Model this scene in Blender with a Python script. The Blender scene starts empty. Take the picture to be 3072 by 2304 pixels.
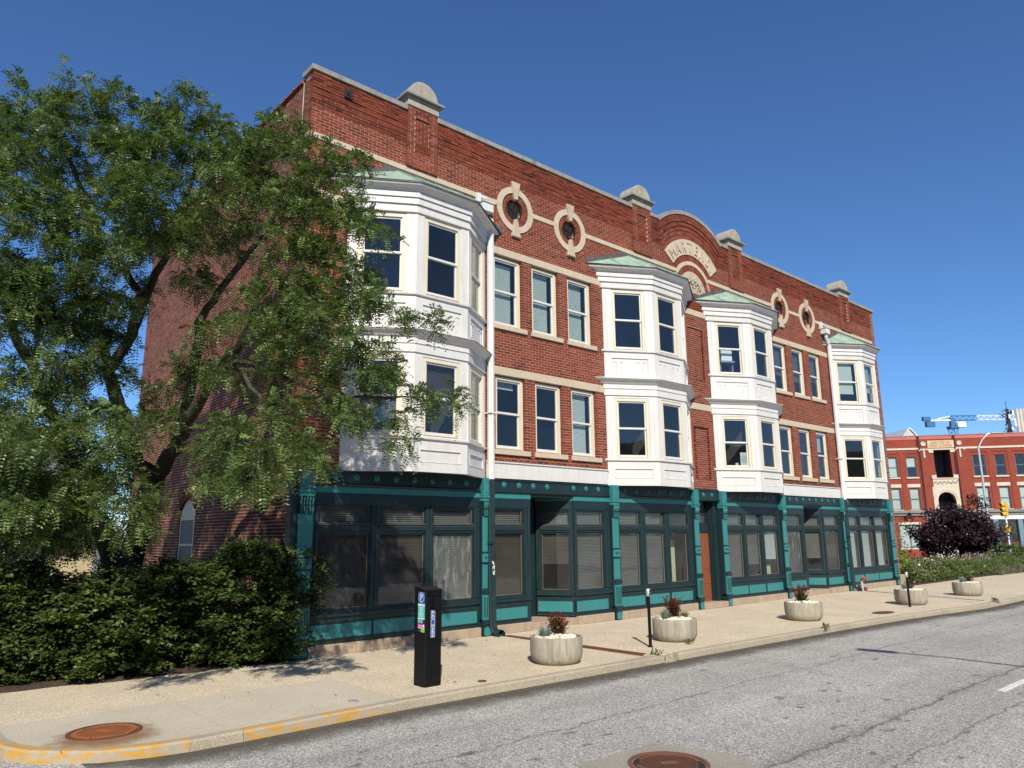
import bpy, math, random
import numpy as np
from mathutils import Vector, Matrix

# ------------------------------------------------------------------ scene, camera, sky, sun
scene = bpy.context.scene
random.seed(7)
RNG = np.random.default_rng(11)
COL = scene.collection

cam_d = bpy.data.cameras.new("camera")
cam = bpy.data.objects.new("camera", cam_d)
COL.objects.link(cam)
scene.camera = cam
CAM = Vector((-6.07, -13.268, 2.2015))
yaw, pitch, roll = math.radians(41.285), math.radians(11.633), math.radians(-0.502)
_f = Vector((math.sin(yaw) * math.cos(pitch), math.cos(yaw) * math.cos(pitch), math.sin(pitch)))
_r = Vector((math.cos(yaw), -math.sin(yaw), 0))
_u = _r.cross(_f)
_a = math.cos(roll) * _r + math.sin(roll) * _u
_b = -math.sin(roll) * _r + math.cos(roll) * _u
cam.matrix_world = Matrix(((_a.x, _b.x, -_f.x, CAM.x), (_a.y, _b.y, -_f.y, CAM.y), (_a.z, _b.z, -_f.z, CAM.z), (0, 0, 0, 1)))
cam_d.sensor_width = 36.0
cam_d.lens = 36.0 * 2195.57 / 3072.0
cam_d.clip_start = 0.1
cam_d.clip_end = 9000.0

LIGHT = Vector((0.74, 1.0, -0.99)).normalized()          # direction the sunlight travels
SUN_EL = math.asin(-LIGHT.z)
SUN_AZ = math.atan2(-LIGHT.x, -LIGHT.y)                   # from +Y towards +X
world = bpy.data.worlds.new("World")
scene.world = world
world.use_nodes = True
wn = world.node_tree.nodes
sky = wn.new("ShaderNodeTexSky")
sky.sky_type = 'NISHITA'
sky.sun_disc = False
sky.sun_elevation = SUN_EL
sky.sun_rotation = SUN_AZ
sky.altitude = 1000.0
sky.air_density = 1.0
sky.dust_density = 0.0
sky.ozone_density = 10.0
bg = wn["Background"]
bg.inputs["Strength"].default_value = 0.112
hs = wn.new("ShaderNodeHueSaturation")
hs.inputs["Saturation"].default_value = 1.02
world.node_tree.links.new(sky.outputs[0], hs.inputs["Color"])
world.node_tree.links.new(hs.outputs[0], bg.inputs["Color"])

sun_d = bpy.data.lights.new("sun", 'SUN')
sun_d.energy = 5.0
sun_d.angle = math.radians(0.53)
sun_d.color = (1.0, 0.925, 0.81)
sun = bpy.data.objects.new("sun", sun_d)
COL.objects.link(sun)
sun.rotation_euler = LIGHT.to_track_quat('-Z', 'Y').to_euler()
sun.location = (-20, -30, 30)

vs = scene.view_settings
vs.view_transform = 'Standard'
vs.look = 'None'
vs.exposure = 0.32
vs.gamma = 1.0
vs.use_curve_mapping = False

# ------------------------------------------------------------------ helpers
def tag(o, label=None, cat=None, group=None, kind=None):
    if label: o["label"] = label
    if cat: o["category"] = cat
    if group: o["group"] = group
    if kind: o["kind"] = kind
    return o

def empty(name, loc=(0, 0, 0), rz=0.0, label=None, cat=None, group=None, parent=None):
    o = bpy.data.objects.new(name, None)
    COL.objects.link(o)
    o.location = loc
    o.rotation_euler = (0, 0, rz)
    o.empty_display_size = 0.2
    if parent: o.parent = parent
    return tag(o, label, cat, group)

def link_mesh(name, me, parent=None, loc=None, rot=None):
    o = bpy.data.objects.new(name, me)
    COL.objects.link(o)
    if parent: o.parent = parent
    if loc is not None: o.location = loc
    if rot is not None: o.rotation_euler = rot
    return o

class MB:
    def __init__(s):
        s.v = []; s.f = []
    def add(s, vs_, fs):
        n = len(s.v)
        s.v.extend([tuple(p) for p in vs_])
        s.f.extend([tuple(i + n for i in q) for q in fs])
        return s
    def box(s, x0, x1, y0, y1, z0, z1):
        return s.add([(x0, y0, z0), (x1, y0, z0), (x1, y1, z0), (x0, y1, z0), (x0, y0, z1), (x1, y0, z1), (x1, y1, z1), (x0, y1, z1)],
                     [(0, 3, 2, 1), (4, 5, 6, 7), (0, 1, 5, 4), (1, 2, 6, 5), (2, 3, 7, 6), (3, 0, 4, 7)])
    def obox(s, o, ux, uy, uz, a0, a1, b0, b1, c0, c1):
        o, ux, uy, uz = Vector(o), Vector(ux), Vector(uy), Vector(uz)
        P = lambda a, b, c: tuple(o + ux * a + uy * b + uz * c)
        return s.add([P(a0, b0, c0), P(a1, b0, c0), P(a1, b1, c0), P(a0, b1, c0), P(a0, b0, c1), P(a1, b0, c1), P(a1, b1, c1), P(a0, b1, c1)],
                     [(0, 3, 2, 1), (4, 5, 6, 7), (0, 1, 5, 4), (1, 2, 6, 5), (2, 3, 7, 6), (3, 0, 4, 7)])
    def ring(s, x0, x1, y0, y1, z0, z1, wx, wz0, wz1=None):
        """rectangular picture-frame in the xz plane"""
        wz1 = wz0 if wz1 is None else wz1
        s.box(x0, x0 + wx, y0, y1, z0, z1); s.box(x1 - wx, x1, y0, y1, z0, z1)
        s.box(x0 + wx, x1 - wx, y0, y1, z0, z0 + wz0); s.box(x0 + wx, x1 - wx, y0, y1, z1 - wz1, z1)
        return s
    def prism(s, poly, fn, d0, d1):
        """polygon [(a,b)] swept from d0 to d1; fn(a,b,d)->xyz"""
        n = len(poly)
        v = [fn(a, b, d0) for a, b in poly] + [fn(a, b, d1) for a, b in poly]
        f = [tuple(range(n - 1, -1, -1)), tuple(range(n, 2 * n))]
        f += [(i, (i + 1) % n, n + (i + 1) % n, n + i) for i in range(n)]
        return s.add(v, f)
    def tube(s, pts, rad, n=8, cap=True):
        pts = [Vector(p) for p in pts]
        if not hasattr(rad, '__len__'): rad = [rad] * len(pts)
        base = len(s.v); up = None
        for i, p in enumerate(pts):
            t = (pts[min(i + 1, len(pts) - 1)] - pts[max(i - 1, 0)])
            t = t.normalized() if t.length > 1e-9 else Vector((0, 0, 1))
            if up is None:
                up = t.cross(Vector((0.31, 0.2, 0.93)))
                if up.length < 1e-3: up = t.cross(Vector((1, 0, 0)))
            up = (up - t * up.dot(t)).normalized()
            w_ = t.cross(up)
            for k in range(n):
                a = 2 * math.pi * k / n
                s.v.append(tuple(p + (up * math.cos(a) + w_ * math.sin(a)) * rad[i]))
        for i in range(len(pts) - 1):
            for k in range(n):
                s.f.append((base + i * n + k, base + i * n + (k + 1) % n, base + (i + 1) * n + (k + 1) % n, base + (i + 1) * n + k))
        if cap:
            s.f.append(tuple(base + k for k in range(n - 1, -1, -1)))
            s.f.append(tuple(base + (len(pts) - 1) * n + k for k in range(n)))
        return s
    def lathe(s, prof, n=32, c=(0, 0, 0), fn=None):
        base = len(s.v)
        for r, z in prof:
            for k in range(n):
                a = 2 * math.pi * k / n
                s.v.append((c[0] + r * math.cos(a), c[1] + r * math.sin(a), c[2] + z))
        for i in range(len(prof) - 1):
            for k in range(n):
                s.f.append((base + i * n + k, base + i * n + (k + 1) % n, base + (i + 1) * n + (k + 1) % n, base + (i + 1) * n + k))
        return s
    def disc(s, c, r, n, fn):
        b = len(s.v)
        s.v.extend([fn(r * math.cos(2 * math.pi * k / n), r * math.sin(2 * math.pi * k / n)) for k in range(n)])
        s.f.append(tuple(range(b, b + n)))
        return s
    def mesh(s, name, mat=None, smooth=False):
        me = bpy.data.meshes.new(name)
        me.from_pydata(s.v, [], s.f)
        me.update()
        if mat: me.materials.append(mat)
        if smooth: me.polygons.foreach_set("use_smooth", [True] * len(me.polygons))
        return me
    def build(s, name, mat=None, parent=None, smooth=False, bevel=0, loc=None):
        o = link_mesh(name, s.mesh(name, mat, smooth), parent, loc)
        if bevel:
            m = o.modifiers.new("bevel", 'BEVEL'); m.width = bevel; m.segments = 1; m.limit_method = 'ANGLE'
        if smooth:
            o.data.set_sharp_from_angle(angle=math.radians(40))
        return o

def quads_mesh(name, V, mat, nper=4, attr=None, smooth=False):
    """V: (N,nper,3) array, every row one face; attr: per-face float 'rnd'"""
    N = V.shape[0]
    me = bpy.data.meshes.new(name)
    me.vertices.add(N * nper); me.vertices.foreach_set("co", V.reshape(-1).astype(np.float32))
    me.loops.add(N * nper); me.loops.foreach_set("vertex_index", np.arange(N * nper, dtype=np.int32))
    me.polygons.add(N); me.polygons.foreach_set("loop_start", np.arange(0, N * nper, nper, dtype=np.int32))
    me.polygons.foreach_set("loop_total", np.full(N, nper, dtype=np.int32))
    if attr is not None:
        a = me.attributes.new("rnd", 'FLOAT', 'FACE'); a.data.foreach_set("value", attr.astype(np.float32))
    me.materials.append(mat)
    me.update(calc_edges=True)
    return me

_FONT = {}
def text_geo(txt, size, ext, align='CENTER'):
    cu = bpy.data.curves.new("t", 'FONT')
    cu.body = txt; cu.size = size; cu.extrude = ext; cu.align_x = align; cu.resolution_u = 3; cu.space_line = 0.82
    o = bpy.data.objects.new("t", cu); COL.objects.link(o)
    dg = bpy.context.evaluated_depsgraph_get()
    me = o.evaluated_get(dg).to_mesh()
    v = [tuple(q.co) for q in me.vertices]; f = [tuple(p.vertices) for p in me.polygons]
    o.evaluated_get(dg).to_mesh_clear()
    bpy.data.objects.remove(o); bpy.data.curves.remove(cu)
    return v, f

def add_text(mb, txt, size, ext, fn, align='CENTER'):
    v, f = text_geo(txt, size, ext, align)
    mb.add([fn(*p) for p in v], f)

# ------------------------------------------------------------------ materials
def lin(c): return tuple(((x / 255) / 12.92 if x / 255 <= .04045 else ((x / 255 + .055) / 1.055) ** 2.4) for x in c)

class NT:
    def __init__(s, name):
        s.m = bpy.data.materials.new(name); s.m.use_nodes = True
        s.t = s.m.node_tree; s.b = s.t.nodes["Principled BSDF"]; s.out = s.t.nodes["Material Output"]
        g = s.t.nodes.new("ShaderNodeNewGeometry"); s.pos = g.outputs["Position"]; s.geo = g
    def n(s, typ, **kw):
        nd = s.t.nodes.new(typ)
        for k, v in kw.items():
            if hasattr(nd, k) and k not in nd.inputs: setattr(nd, k, v)
            else: nd.inputs[k].default_value = v
        return nd
    def l(s, a, b): s.t.links.new(a, b); return s
    def noise(s, scale, detail=4, rough=.55, vec=None, dist=0.0):
        nd = s.n("ShaderNodeTexNoise"); nd.inputs["Scale"].default_value = scale; nd.inputs["Detail"].default_value = detail
        nd.inputs["Roughness"].default_value = rough; nd.inputs["Distortion"].default_value = dist
        s.l(vec or s.pos, nd.inputs["Vector"]); return nd.outputs["Fac"]
    def vmul(s, v):
        nd = s.n("ShaderNodeVectorMath", operation='MULTIPLY'); nd.inputs[1].default_value = v; s.l(s.pos, nd.inputs[0]); return nd.outputs[0]
    def ramp(s, fac, stops):
        nd = s.n("ShaderNodeValToRGB"); e = nd.color_ramp.elements
        while len(e) < len(stops): e.new(0.5)
        for i, (p, c) in enumerate(stops): e[i].position = p; e[i].color = (c[0], c[1], c[2], 1) if hasattr(c, '__len__') else (c, c, c, 1)
        s.l(fac, nd.inputs[0]); return nd.outputs["Color"]
    def mix(s, fac, a, b, blend='MIX'):
        nd = s.n("ShaderNodeMix", data_type='RGBA', blend_type=blend)
        for sock, val in ((nd.inputs[0], fac), (nd.inputs[6], a), (nd.inputs[7], b)):
            if isinstance(val, bpy.types.NodeSocket): s.l(val, sock)
            elif hasattr(val, '__len__'): sock.default_value = (val[0], val[1], val[2], 1)
            else: sock.default_value = val
        return nd.outputs[2]
    def math(s, op, a, b=None, c=None):
        nd = s.n("ShaderNodeMath", operation=op)
        for i, val in enumerate((a, b, c)):
            if val is None: continue
            if isinstance(val, bpy.types.NodeSocket): s.l(val, nd.inputs[i])
            else: nd.inputs[i].default_value = val
        return nd.outputs[0]
    def sep(s, vec=None):
        nd = s.n("ShaderNodeSeparateXYZ"); s.l(vec or s.pos, nd.inputs[0]); return nd.outputs
    def color(s, c):
        if isinstance(c, bpy.types.NodeSocket): s.l(c, s.b.inputs["Base Color"])
        else: s.b.inputs["Base Color"].default_value = (c[0], c[1], c[2], 1)
        return s
    def rough(s, r):
        if isinstance(r, bpy.types.NodeSocket): s.l(r, s.b.inputs["Roughness"])
        else: s.b.inputs["Roughness"].default_value = r
        return s
    def bump(s, h, strength=.3, dist=.01):
        nd = s.n("ShaderNodeBump"); nd.inputs["Strength"].default_value = strength; nd.inputs["Distance"].default_value = dist
        s.l(h, nd.inputs["Height"]); s.l(nd.outputs[0], s.b.inputs["Normal"]); return s
    def spec(s, v): s.b.inputs["Specular IOR Level"].default_value = v; return s

def simple(name, c, var=.12, scale=6, rough=.6, bump=.15, bscale=90, dist=.004, metal=0, spec=.4, dirt=None):
    t = NT(name)
    lo = tuple(x * (1 - var) for x in c); hi = tuple(min(1, x * (1 + var)) for x in c)
    col = t.mix(t.ramp(t.noise(scale, 6, .6), [(.3, 0.0), (.7, 1.0)]), lo, hi)
    if dirt:
        col = t.mix(t.ramp(t.noise(2.3, 8, .7), [(.52, 0.0), (.75, .8)]), col, dirt)
    t.color(col).rough(rough).spec(spec)
    if bump: t.bump(t.noise(bscale, 3), bump, dist)
    t.b.inputs["Metallic"].default_value = metal
    return t.m

def brick_mat(name, stops, var):
    t = NT(name)
    at_ = t.n("ShaderNodeAttribute", attribute_name="rnd")
    c = t.ramp(at_.outputs["Fac"], stops)
    big = t.ramp(t.noise(.55, 5, .6), [(.32, .82), (.6, 1.06)])
    fine = t.ramp(t.noise(38, 5, .65), [(.25, 1 - var), (.75, 1 + var)])
    soot = t.ramp(t.noise(1.1, 9, .75, t.vmul((1, 1, .35))), [(.58, 0.0), (.82, .38)])
    c = t.mix(1.0, c, big, 'MULTIPLY'); c = t.mix(1.0, c, fine, 'MULTIPLY'); c = t.mix(soot, c, (.05, .022, .018))
    chalk = t.ramp(t.noise(3.0, 10, .8), [(.66, 0.0), (.82, .35)])
    c = t.mix(chalk, c, (.42, .25, .2))
    t.color(c).rough(.88).spec(.25).bump(t.noise(70, 5, .7), .5, .004)
    return t.m

MAT = {}
MAT['brick'] = brick_mat("red_brick", [(0, (.06, .02, .014)), (.14, (.098, .026, .0155)), (.5, (.168, .0385, .0195)), (.85, (.208, .05, .0255)), (1, (.23, .072, .042))], .2)
MAT['brick_side'] = brick_mat("red_brown_brick", [(0, (.038, .017, .014)), (.2, (.092, .03, .021)), (.55, (.14, .041, .027)), (.9, (.18, .058, .037)), (1, (.21, .09, .06))], .25)
MAT['brick_brown'] = brick_mat("brown_brick", [(0, (.05, .025, .02)), (.4, (.13, .055, .04)), (1, (.24, .1, .07))], .25)
MAT['brick_arch'] = brick_mat("orange_brick", [(0, (.11, .027, .015)), (.5, (.17, .04, .021)), (1, (.22, .066, .037))], .2)
MAT['mortar'] = simple("pink_mortar", (.46, .265, .19), .25, 3, .95, .3, 120, dirt=(.3, .14, .1))
MAT['mortar_pale'] = simple("pale_mortar", (.52, .38, .29), .25, 3, .95, .3, 120, dirt=(.32, .2, .15))

def stone(name, c, c2, streak=.5, rough=.85):
    t = NT(name)
    n1 = t.ramp(t.noise(3.5, 8, .65), [(.3, 0.0), (.7, 1.0)])
    col = t.mix(n1, c, c2)
    st = t.ramp(t.noise(1.0, 7, .75, t.vmul((9, 9, .8))), [(.54, 0.0), (.72, streak)])
    col = t.mix(st, col, tuple(x * .38 for x in c2))
    col = t.mix(1.0, col, t.ramp(t.noise(55, 4), [(.2, .86), (.8, 1.1)]), 'MULTIPLY')
    t.color(col).rough(rough).spec(.2).bump(t.noise(60, 6, .7), .45, .006)
    return t.m
MAT['lime'] = stone("buff_limestone", (.53, .44, .325), (.45, .375, .28), .35)
MAT['rockface'] = stone("rock_faced_limestone", (.5, .42, .31), (.36, .3, .22), .3)
MAT['coping'] = stone("weathered_coping_stone", (.3, .285, .25), (.2, .195, .175), .8)
MAT['cap'] = stone("cap_stone", (.4, .355, .275), (.27, .25, .205), .75)
MAT['base'] = stone("base_stone", (.4, .31, .225), (.3, .235, .175), .45)

def painted(name, c, rough=.45, dirt=.25, dcol=(.25, .22, .18), chip=0):
    t = NT(name)
    col = t.mix(t.ramp(t.noise(2.2, 6, .6), [(.3, 0.0), (.7, 1.0)]), tuple(x * .93 for x in c), c)
    d = t.ramp(t.noise(1.5, 9, .75, t.vmul((5, 5, .55))), [(.46, 0.0), (.72, dirt)])
    col = t.mix(d, col, dcol)
    col = t.mix(t.ramp(t.noise(26, 6, .8), [(.66, 0.0), (.74, dirt * 1.2)]), col, dcol)
    t.color(col).rough(t.ramp(t.noise(9, 4), [(.3, rough * .8), (.7, min(1, rough * 1.3))])).spec(.4)
    t.bump(t.noise(14, 5, .6), .12, .01)
    return t.m
MAT['white'] = painted("white_paint", (.61, .6, .575), .5, .4, (.42, .38, .32))
MAT['cream'] = painted("cream_paint", (.62, .565, .425), .5, .25, (.45, .41, .32))
MAT['teal'] = painted("teal_paint", (.03, .185, .188), .45, .25, (.08, .24, .23))
MAT['dark'] = painted("dark_green_paint", (.008, .024, .028), .42, .35, (.035, .055, .056))
MAT['dust'] = painted("dusty_green_ledge", (.07, .085, .083), .7, .4, (.2, .2, .18))
MAT['door'] = painted("brown_door_paint", (.21, .065, .03), .45, .2, (.12, .05, .03))
MAT['tan'] = painted("tan_stop_bead", (.15, .11, .08), .7, .3)
MAT['lead'] = simple("dark_lead_flashing", (.10, .085, .085), .35, 5, .6, .2, 40)

def copper():
    t = NT("patina_copper")
    n = t.noise(2.6, 8, .7, t.vmul((1.6, 1.6, 1)))
    col = t.ramp(n, [(.25, (.1, .12, .09)), (.42, (.22, .31, .235)), (.6, (.3, .41, .315)), (.8, (.38, .48, .385))])
    d = t.ramp(t.noise(5, 9, .85, t.vmul((1.5, 1, .7))), [(.54, 0.0), (.68, .75)])
    t.color(t.mix(d, col, (.09, .10, .08))).rough(.6).spec(.3).bump(t.noise(20, 4), .15, .01)
    return t.m
MAT['copper'] = copper()

def glass(name, refl=.09, haze=0.0, hazecol=(.3, .3, .3), streaks=False):
    t = NT(name)
    t.t.nodes.remove(t.b)
    lw = t.n("ShaderNodeLayerWeight"); lw.inputs["Blend"].default_value = .5
    f5 = t.math('POWER', lw.outputs["Facing"], 4.0)
    fac = t.math('ADD', t.math('MULTIPLY', f5, .85), refl)
    tr = t.n("ShaderNodeBsdfTransparent"); tr.inputs["Color"].default_value = (.86, .9, .9, 1)
    gl = t.n("ShaderNodeBsdfAnisotropic"); gl.inputs["Roughness"].default_value = .015
    bm = t.n("ShaderNodeBump"); bm.inputs["Strength"].default_value = .045; bm.inputs["Distance"].default_value = .05
    t.l(t.noise(1.7, 1), bm.inputs["Height"]); t.l(bm.outputs[0], gl.inputs["Normal"])
    mx = t.n("ShaderNodeMixShader"); t.l(fac, mx.inputs[0]); t.l(tr.outputs[0], mx.inputs[1]); t.l(gl.outputs[0], mx.inputs[2])
    last = mx.outputs[0]
    if haze:
        df = t.n("ShaderNodeBsdfDiffuse"); df.inputs["Color"].default_value = hazecol + (1,)
        h = t.ramp(t.noise(1.6, 6, .7), [(.25, haze * .45), (.75, haze * 1.4)])
        if streaks:
            h2 = t.ramp(t.noise(2.2, 7, .75, t.vmul((5, 5, .9))), [(.52, 0.0), (.8, .5)])
            h = t.mix(1.0, h, h2, 'ADD')
        m2 = t.n("ShaderNodeMixShader"); t.l(h, m2.inputs[0]); t.l(last, m2.inputs[1]); t.l(df.outputs[0], m2.inputs[2]); last = m2.outputs[0]
    t.l(last, t.out.inputs["Surface"])
    return t.m
MAT['glass'] = glass("window_glass", .052, .012, (.3, .32, .35))
MAT['shopglass'] = glass("dusty_shop_glass", .045, .03, (.36, .34, .31))
MAT['streakglass'] = glass("streaked_shop_glass", .06, .05, (.5, .5, .47), True)
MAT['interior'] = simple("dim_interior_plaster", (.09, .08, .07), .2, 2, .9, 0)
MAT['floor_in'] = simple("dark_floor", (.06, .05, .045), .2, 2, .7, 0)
MAT['blind_white'] = simple("white_blind", (.6, .64, .59), .05, 2, .6, 0)
MAT['blind_brown'] = simple("brown_blind", (.075, .055, .042), .2, 3, .6, 0)
MAT['blind_grey'] = simple("grey_blind", (.16, .15, .135), .12, 3, .6, 0)
MAT['cream_panel'] = simple("cream_panel", (.72, .64, .4), .06, 2, .7, 0)
MAT['black'] = simple("black_powder_coat", (.0045, .0045, .005), .3, 8, .5, .1, 200, .001, 0, .22)
MAT['iron'] = simple("black_wrought_iron", (.02, .017, .016), .4, 20, .6, .2, 100)
MAT['gutterwhite'] = painted("white_downspout", (.63, .62, .595), .4, .2, (.42, .39, .34))
MAT['clay'] = simple("clay_tile", (.28, .075, .045), .25, 4, .7, .2, 40)

def aggregate(name, c1, c2, c3, speck=260, stain=.45):
    t = NT(name)
    base = t.mix(t.ramp(t.noise(.8, 7, .65), [(.3, 0.0), (.7, 1.0)]), c1, c2)
    vo = t.n("ShaderNodeTexVoronoi"); vo.inputs["Scale"].default_value = speck; t.l(t.pos, vo.inputs["Vector"])
    sp = t.sep(vo.outputs["Color"])[0]
    g_ = t.ramp(sp, [(0, .5), (.25, .85), (.7, 1.08), (1, 1.45)])
    col = t.mix(1.0, base, g_, 'MULTIPLY')
    col = t.mix(1.0, col, t.ramp(t.noise(30, 6, .8), [(.3, .82), (.7, 1.12)]), 'MULTIPLY')
    d = t.ramp(t.noise(.55, 10, .78), [(.55, 0.0), (.78, stain)])
    col = t.mix(d, col, c3)
    sp2 = t.ramp(t.noise(7, 8, .85), [(.7, 0.0), (.76, .55)])
    col = t.mix(sp2, col, tuple(x * .45 for x in c3))
    t.color(col).rough(.92).spec(.2)
    t.bump(t.mix(.5, vo.outputs["Distance"], t.noise(90, 5, .7)), .55, .006)
    return t.m
MAT['walk'] = aggregate("exposed_aggregate_paving", (.6, .51, .37), (.49, .415, .305), (.28, .235, .17), 90, .65)
MAT['walk_smooth'] = aggregate("smooth_concrete_paving", (.54, .48, .37), (.46, .41, .32), (.3, .265, .205), 260, .4)
MAT['kerb'] = aggregate("old_concrete_kerb", (.43, .37, .275), (.32, .28, .21), (.14, .122, .1), 200, .75)
def planter_mat():
    t = NT("stained_planter_concrete")
    base = t.mix(t.ramp(t.noise(2.5, 7, .65), [(.3, 0.0), (.7, 1.0)]), (.41, .375, .3), (.31, .285, .225))
    st = t.ramp(t.noise(1.0, 8, .8, t.vmul((14, 14, 1.6))), [(.44, 0.0), (.66, .75)])
    c = t.mix(st, base, (.17, .15, .115))
    c = t.mix(t.ramp(t.noise(28, 7, .85), [(.56, 0.0), (.66, .6)]), c, (.16, .14, .105))
    c = t.mix(1.0, c, t.ramp(t.noise(110, 3), [(.3, .8), (.7, 1.15)]), 'MULTIPLY')
    t.color(c).rough(.93).spec(.2).bump(t.noise(75, 6, .75), .7, .008)
    return t.m
MAT['planter'] = planter_mat()

def kerb_yellow():
    t = NT("worn_yellow_paint")
    conc = t.mix(t.noise(9, 7, .7), (.4, .36, .29), (.28, .25, .2))
    yel = t.mix(t.noise(5, 5), (.42, .225, .03), (.5, .3, .07))
    w = t.ramp(t.noise(5.5, 12, .85, t.vmul((1, 1, 2.2))), [(.465, 0.0), (.53, 1.0)])
    c = t.mix(w, yel, conc)
    dk = t.ramp(t.noise(6, 9, .8, t.vmul((1, 1, 3))), [(.64, 0.0), (.7, .8)])
    c = t.mix(dk, c, (.06, .055, .05))
    t.color(c).rough(.85).spec(.2).bump(t.noise(45, 6, .75), .6, .008)
    return t.m
MAT['yellow_kerb'] = kerb_yellow()

def asphalt():
    t = NT("worn_grey_asphalt")
    base = t.mix(t.ramp(t.noise(.35, 9, .75), [(.35, 0.0), (.65, 1.0)]), (.3, .292, .268), (.385, .375, .345))
    vo = t.n("ShaderNodeTexVoronoi"); vo.inputs["Scale"].default_value = 85; t.l(t.pos, vo.inputs["Vector"])
    col = t.mix(1.0, base, t.ramp(t.sep(vo.outputs["Color"])[1], [(0, .3), (.2, .7), (.65, 1.05), (1, 1.9)]), 'MULTIPLY')
    col = t.mix(1.0, col, t.ramp(t.noise(24, 6, .85), [(.3, .78), (.7, 1.18)]), 'MULTIPLY')
    X, Y, Z = t.sep()
    # long lane joints, ragged
    wob = t.math('MULTIPLY', t.math('SUBTRACT', t.noise(.9, 8, .75), .5), .55)
    fine = t.math('MULTIPLY', t.math('SUBTRACT', t.noise(11, 6, .8), .5), .12)
    yy = t.math('ADD', t.math('ADD', Y, wob), fine)
    mask = None
    for y0, w in ((-6.45, .016), (-8.95, .022), (-9.75, .016)):
        d = t.math('ABSOLUTE', t.math('SUBTRACT', yy, y0))
        k = t.math('LESS_THAN', d, w)
        mask = k if mask is None else t.math('MAXIMUM', mask, k)
    band = t.ramp(t.math('ABSOLUTE', t.math('SUBTRACT', yy, -8.9)), [(.0, .42), (.28, 0.0)])
    col = t.mix(t.math('MULTIPLY', t.sep(band)[0], t.ramp(t.noise(3, 7, .8), [(.4, 0.0), (.6, 1.0)])), col, (.07, .067, .06))
    # net of cracks
    v2 = t.n("ShaderNodeTexVoronoi", feature='DISTANCE_TO_EDGE'); v2.inputs["Scale"].default_value = .42
    ds = t.n("ShaderNodeVectorMath", operation='ADD'); t.l(t.pos, ds.inputs[0])
    nn = t.n("ShaderNodeTexNoise"); nn.inputs["Scale"].default_value = 1.3; nn.inputs["Detail"].default_value = 9; nn.inputs["Roughness"].default_value = .75; t.l(t.pos, nn.inputs["Vector"])
    sc_ = t.n("ShaderNodeVectorMath", operation='SCALE'); sc_.inputs["Scale"].default_value = 1.1; t.l(nn.outputs["Color"], sc_.inputs[0]); t.l(sc_.outputs[0], ds.inputs[1]); t.l(ds.outputs[0], v2.inputs["Vector"])
    crack = t.math('MULTIPLY', t.math('LESS_THAN', v2.outputs["Distance"], .0042), t.ramp(t.noise(.5, 5, .6), [(.46, 0.0), (.56, 1.0)]))
    mask = t.math('MAXIMUM', mask, crack)
    col = t.mix(t.math('MULTIPLY', mask, .55), col, (.05, .047, .042))
    spots = t.ramp(t.noise(2.6, 3, .5, t.vmul((1, 1.7, 1))), [(.672, 0.0), (.69, .55)])
    col = t.mix(spots, col, (.06, .055, .05))
    streak = t.ramp(t.noise(1.0, 6, .65, t.vmul((.06, 1.3, 1))), [(.3, .84), (.7, 1.1)])
    col = t.mix(1.0, col, streak, 'MULTIPLY')
    gut = t.ramp(t.math('ADD', Y, t.math('MULTIPLY', t.noise(1.2, 8, .75), .7)), [(0.0, 0.0), (1.0, 1.0)])
    t.color(col).rough(.9).spec(.2).bump(t.mix(.55, vo.outputs["Distance"], t.noise(70, 5, .7)), .7, .007)
    return t.m
MAT['asphalt'] = asphalt()
def grime():
    t = NT("gutter_grime")
    X, Y, Z = t.sep(t.n("ShaderNodeTexCoord").outputs["UV"])
    edge = t.ramp(t.math('ADD', X, t.math('MULTIPLY', t.math('SUBTRACT', t.noise(2.2, 9, .8), .5), 1.1)), [(.1, .95), (.85, 0.0)])
    t.color(t.mix(t.noise(9, 7, .8), (.05, .043, .033), (.15, .13, .1))).rough(.95).spec(.15).bump(t.noise(60, 5, .7), .5, .006)
    tr = t.n("ShaderNodeBsdfTransparent"); mx = t.n("ShaderNodeMixShader"); t.l(edge, mx.inputs[0]); t.l(tr.outputs[0], mx.inputs[1]); t.l(t.b.outputs[0], mx.inputs[2]); t.l(mx.outputs[0], t.out.inputs["Surface"])
    return t.m
MAT['grime'] = grime()
MAT['patch'] = aggregate("concrete_patch", (.33, .305, .255), (.27, .25, .21), (.17, .155, .13), 220, .5)
MAT['earth'] = simple("dry_ground", (.2, .19, .14), .3, .4, .95, .4, 30, .02)
MAT['mulch'] = simple("dark_mulch", (.055, .035, .025), .6, 25, .95, 1.0, 40, .03)

def rusty(name, a, b):
    t = NT(name)
    c = t.mix(t.ramp(t.noise(7, 8, .75), [(.3, 0.0), (.7, 1.0)]), a, b)
    c = t.mix(t.ramp(t.noise(30, 6, .8), [(.55, 0.0), (.75, .6)]), c, tuple(x * .35 for x in a))
    t.color(c).rough(.8).spec(.3).bump(t.noise(80, 5, .7), .4, .003)
    return t.m
MAT['rust'] = rusty("orange_rust", (.34, .12, .04), (.24, .08, .035))
MAT['rust_dark'] = rusty("dark_rust", (.13, .055, .035), (.2, .09, .055))
MAT['steel_rust'] = rusty("brown_rust", (.15, .055, .03), (.1, .04, .028))

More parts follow.
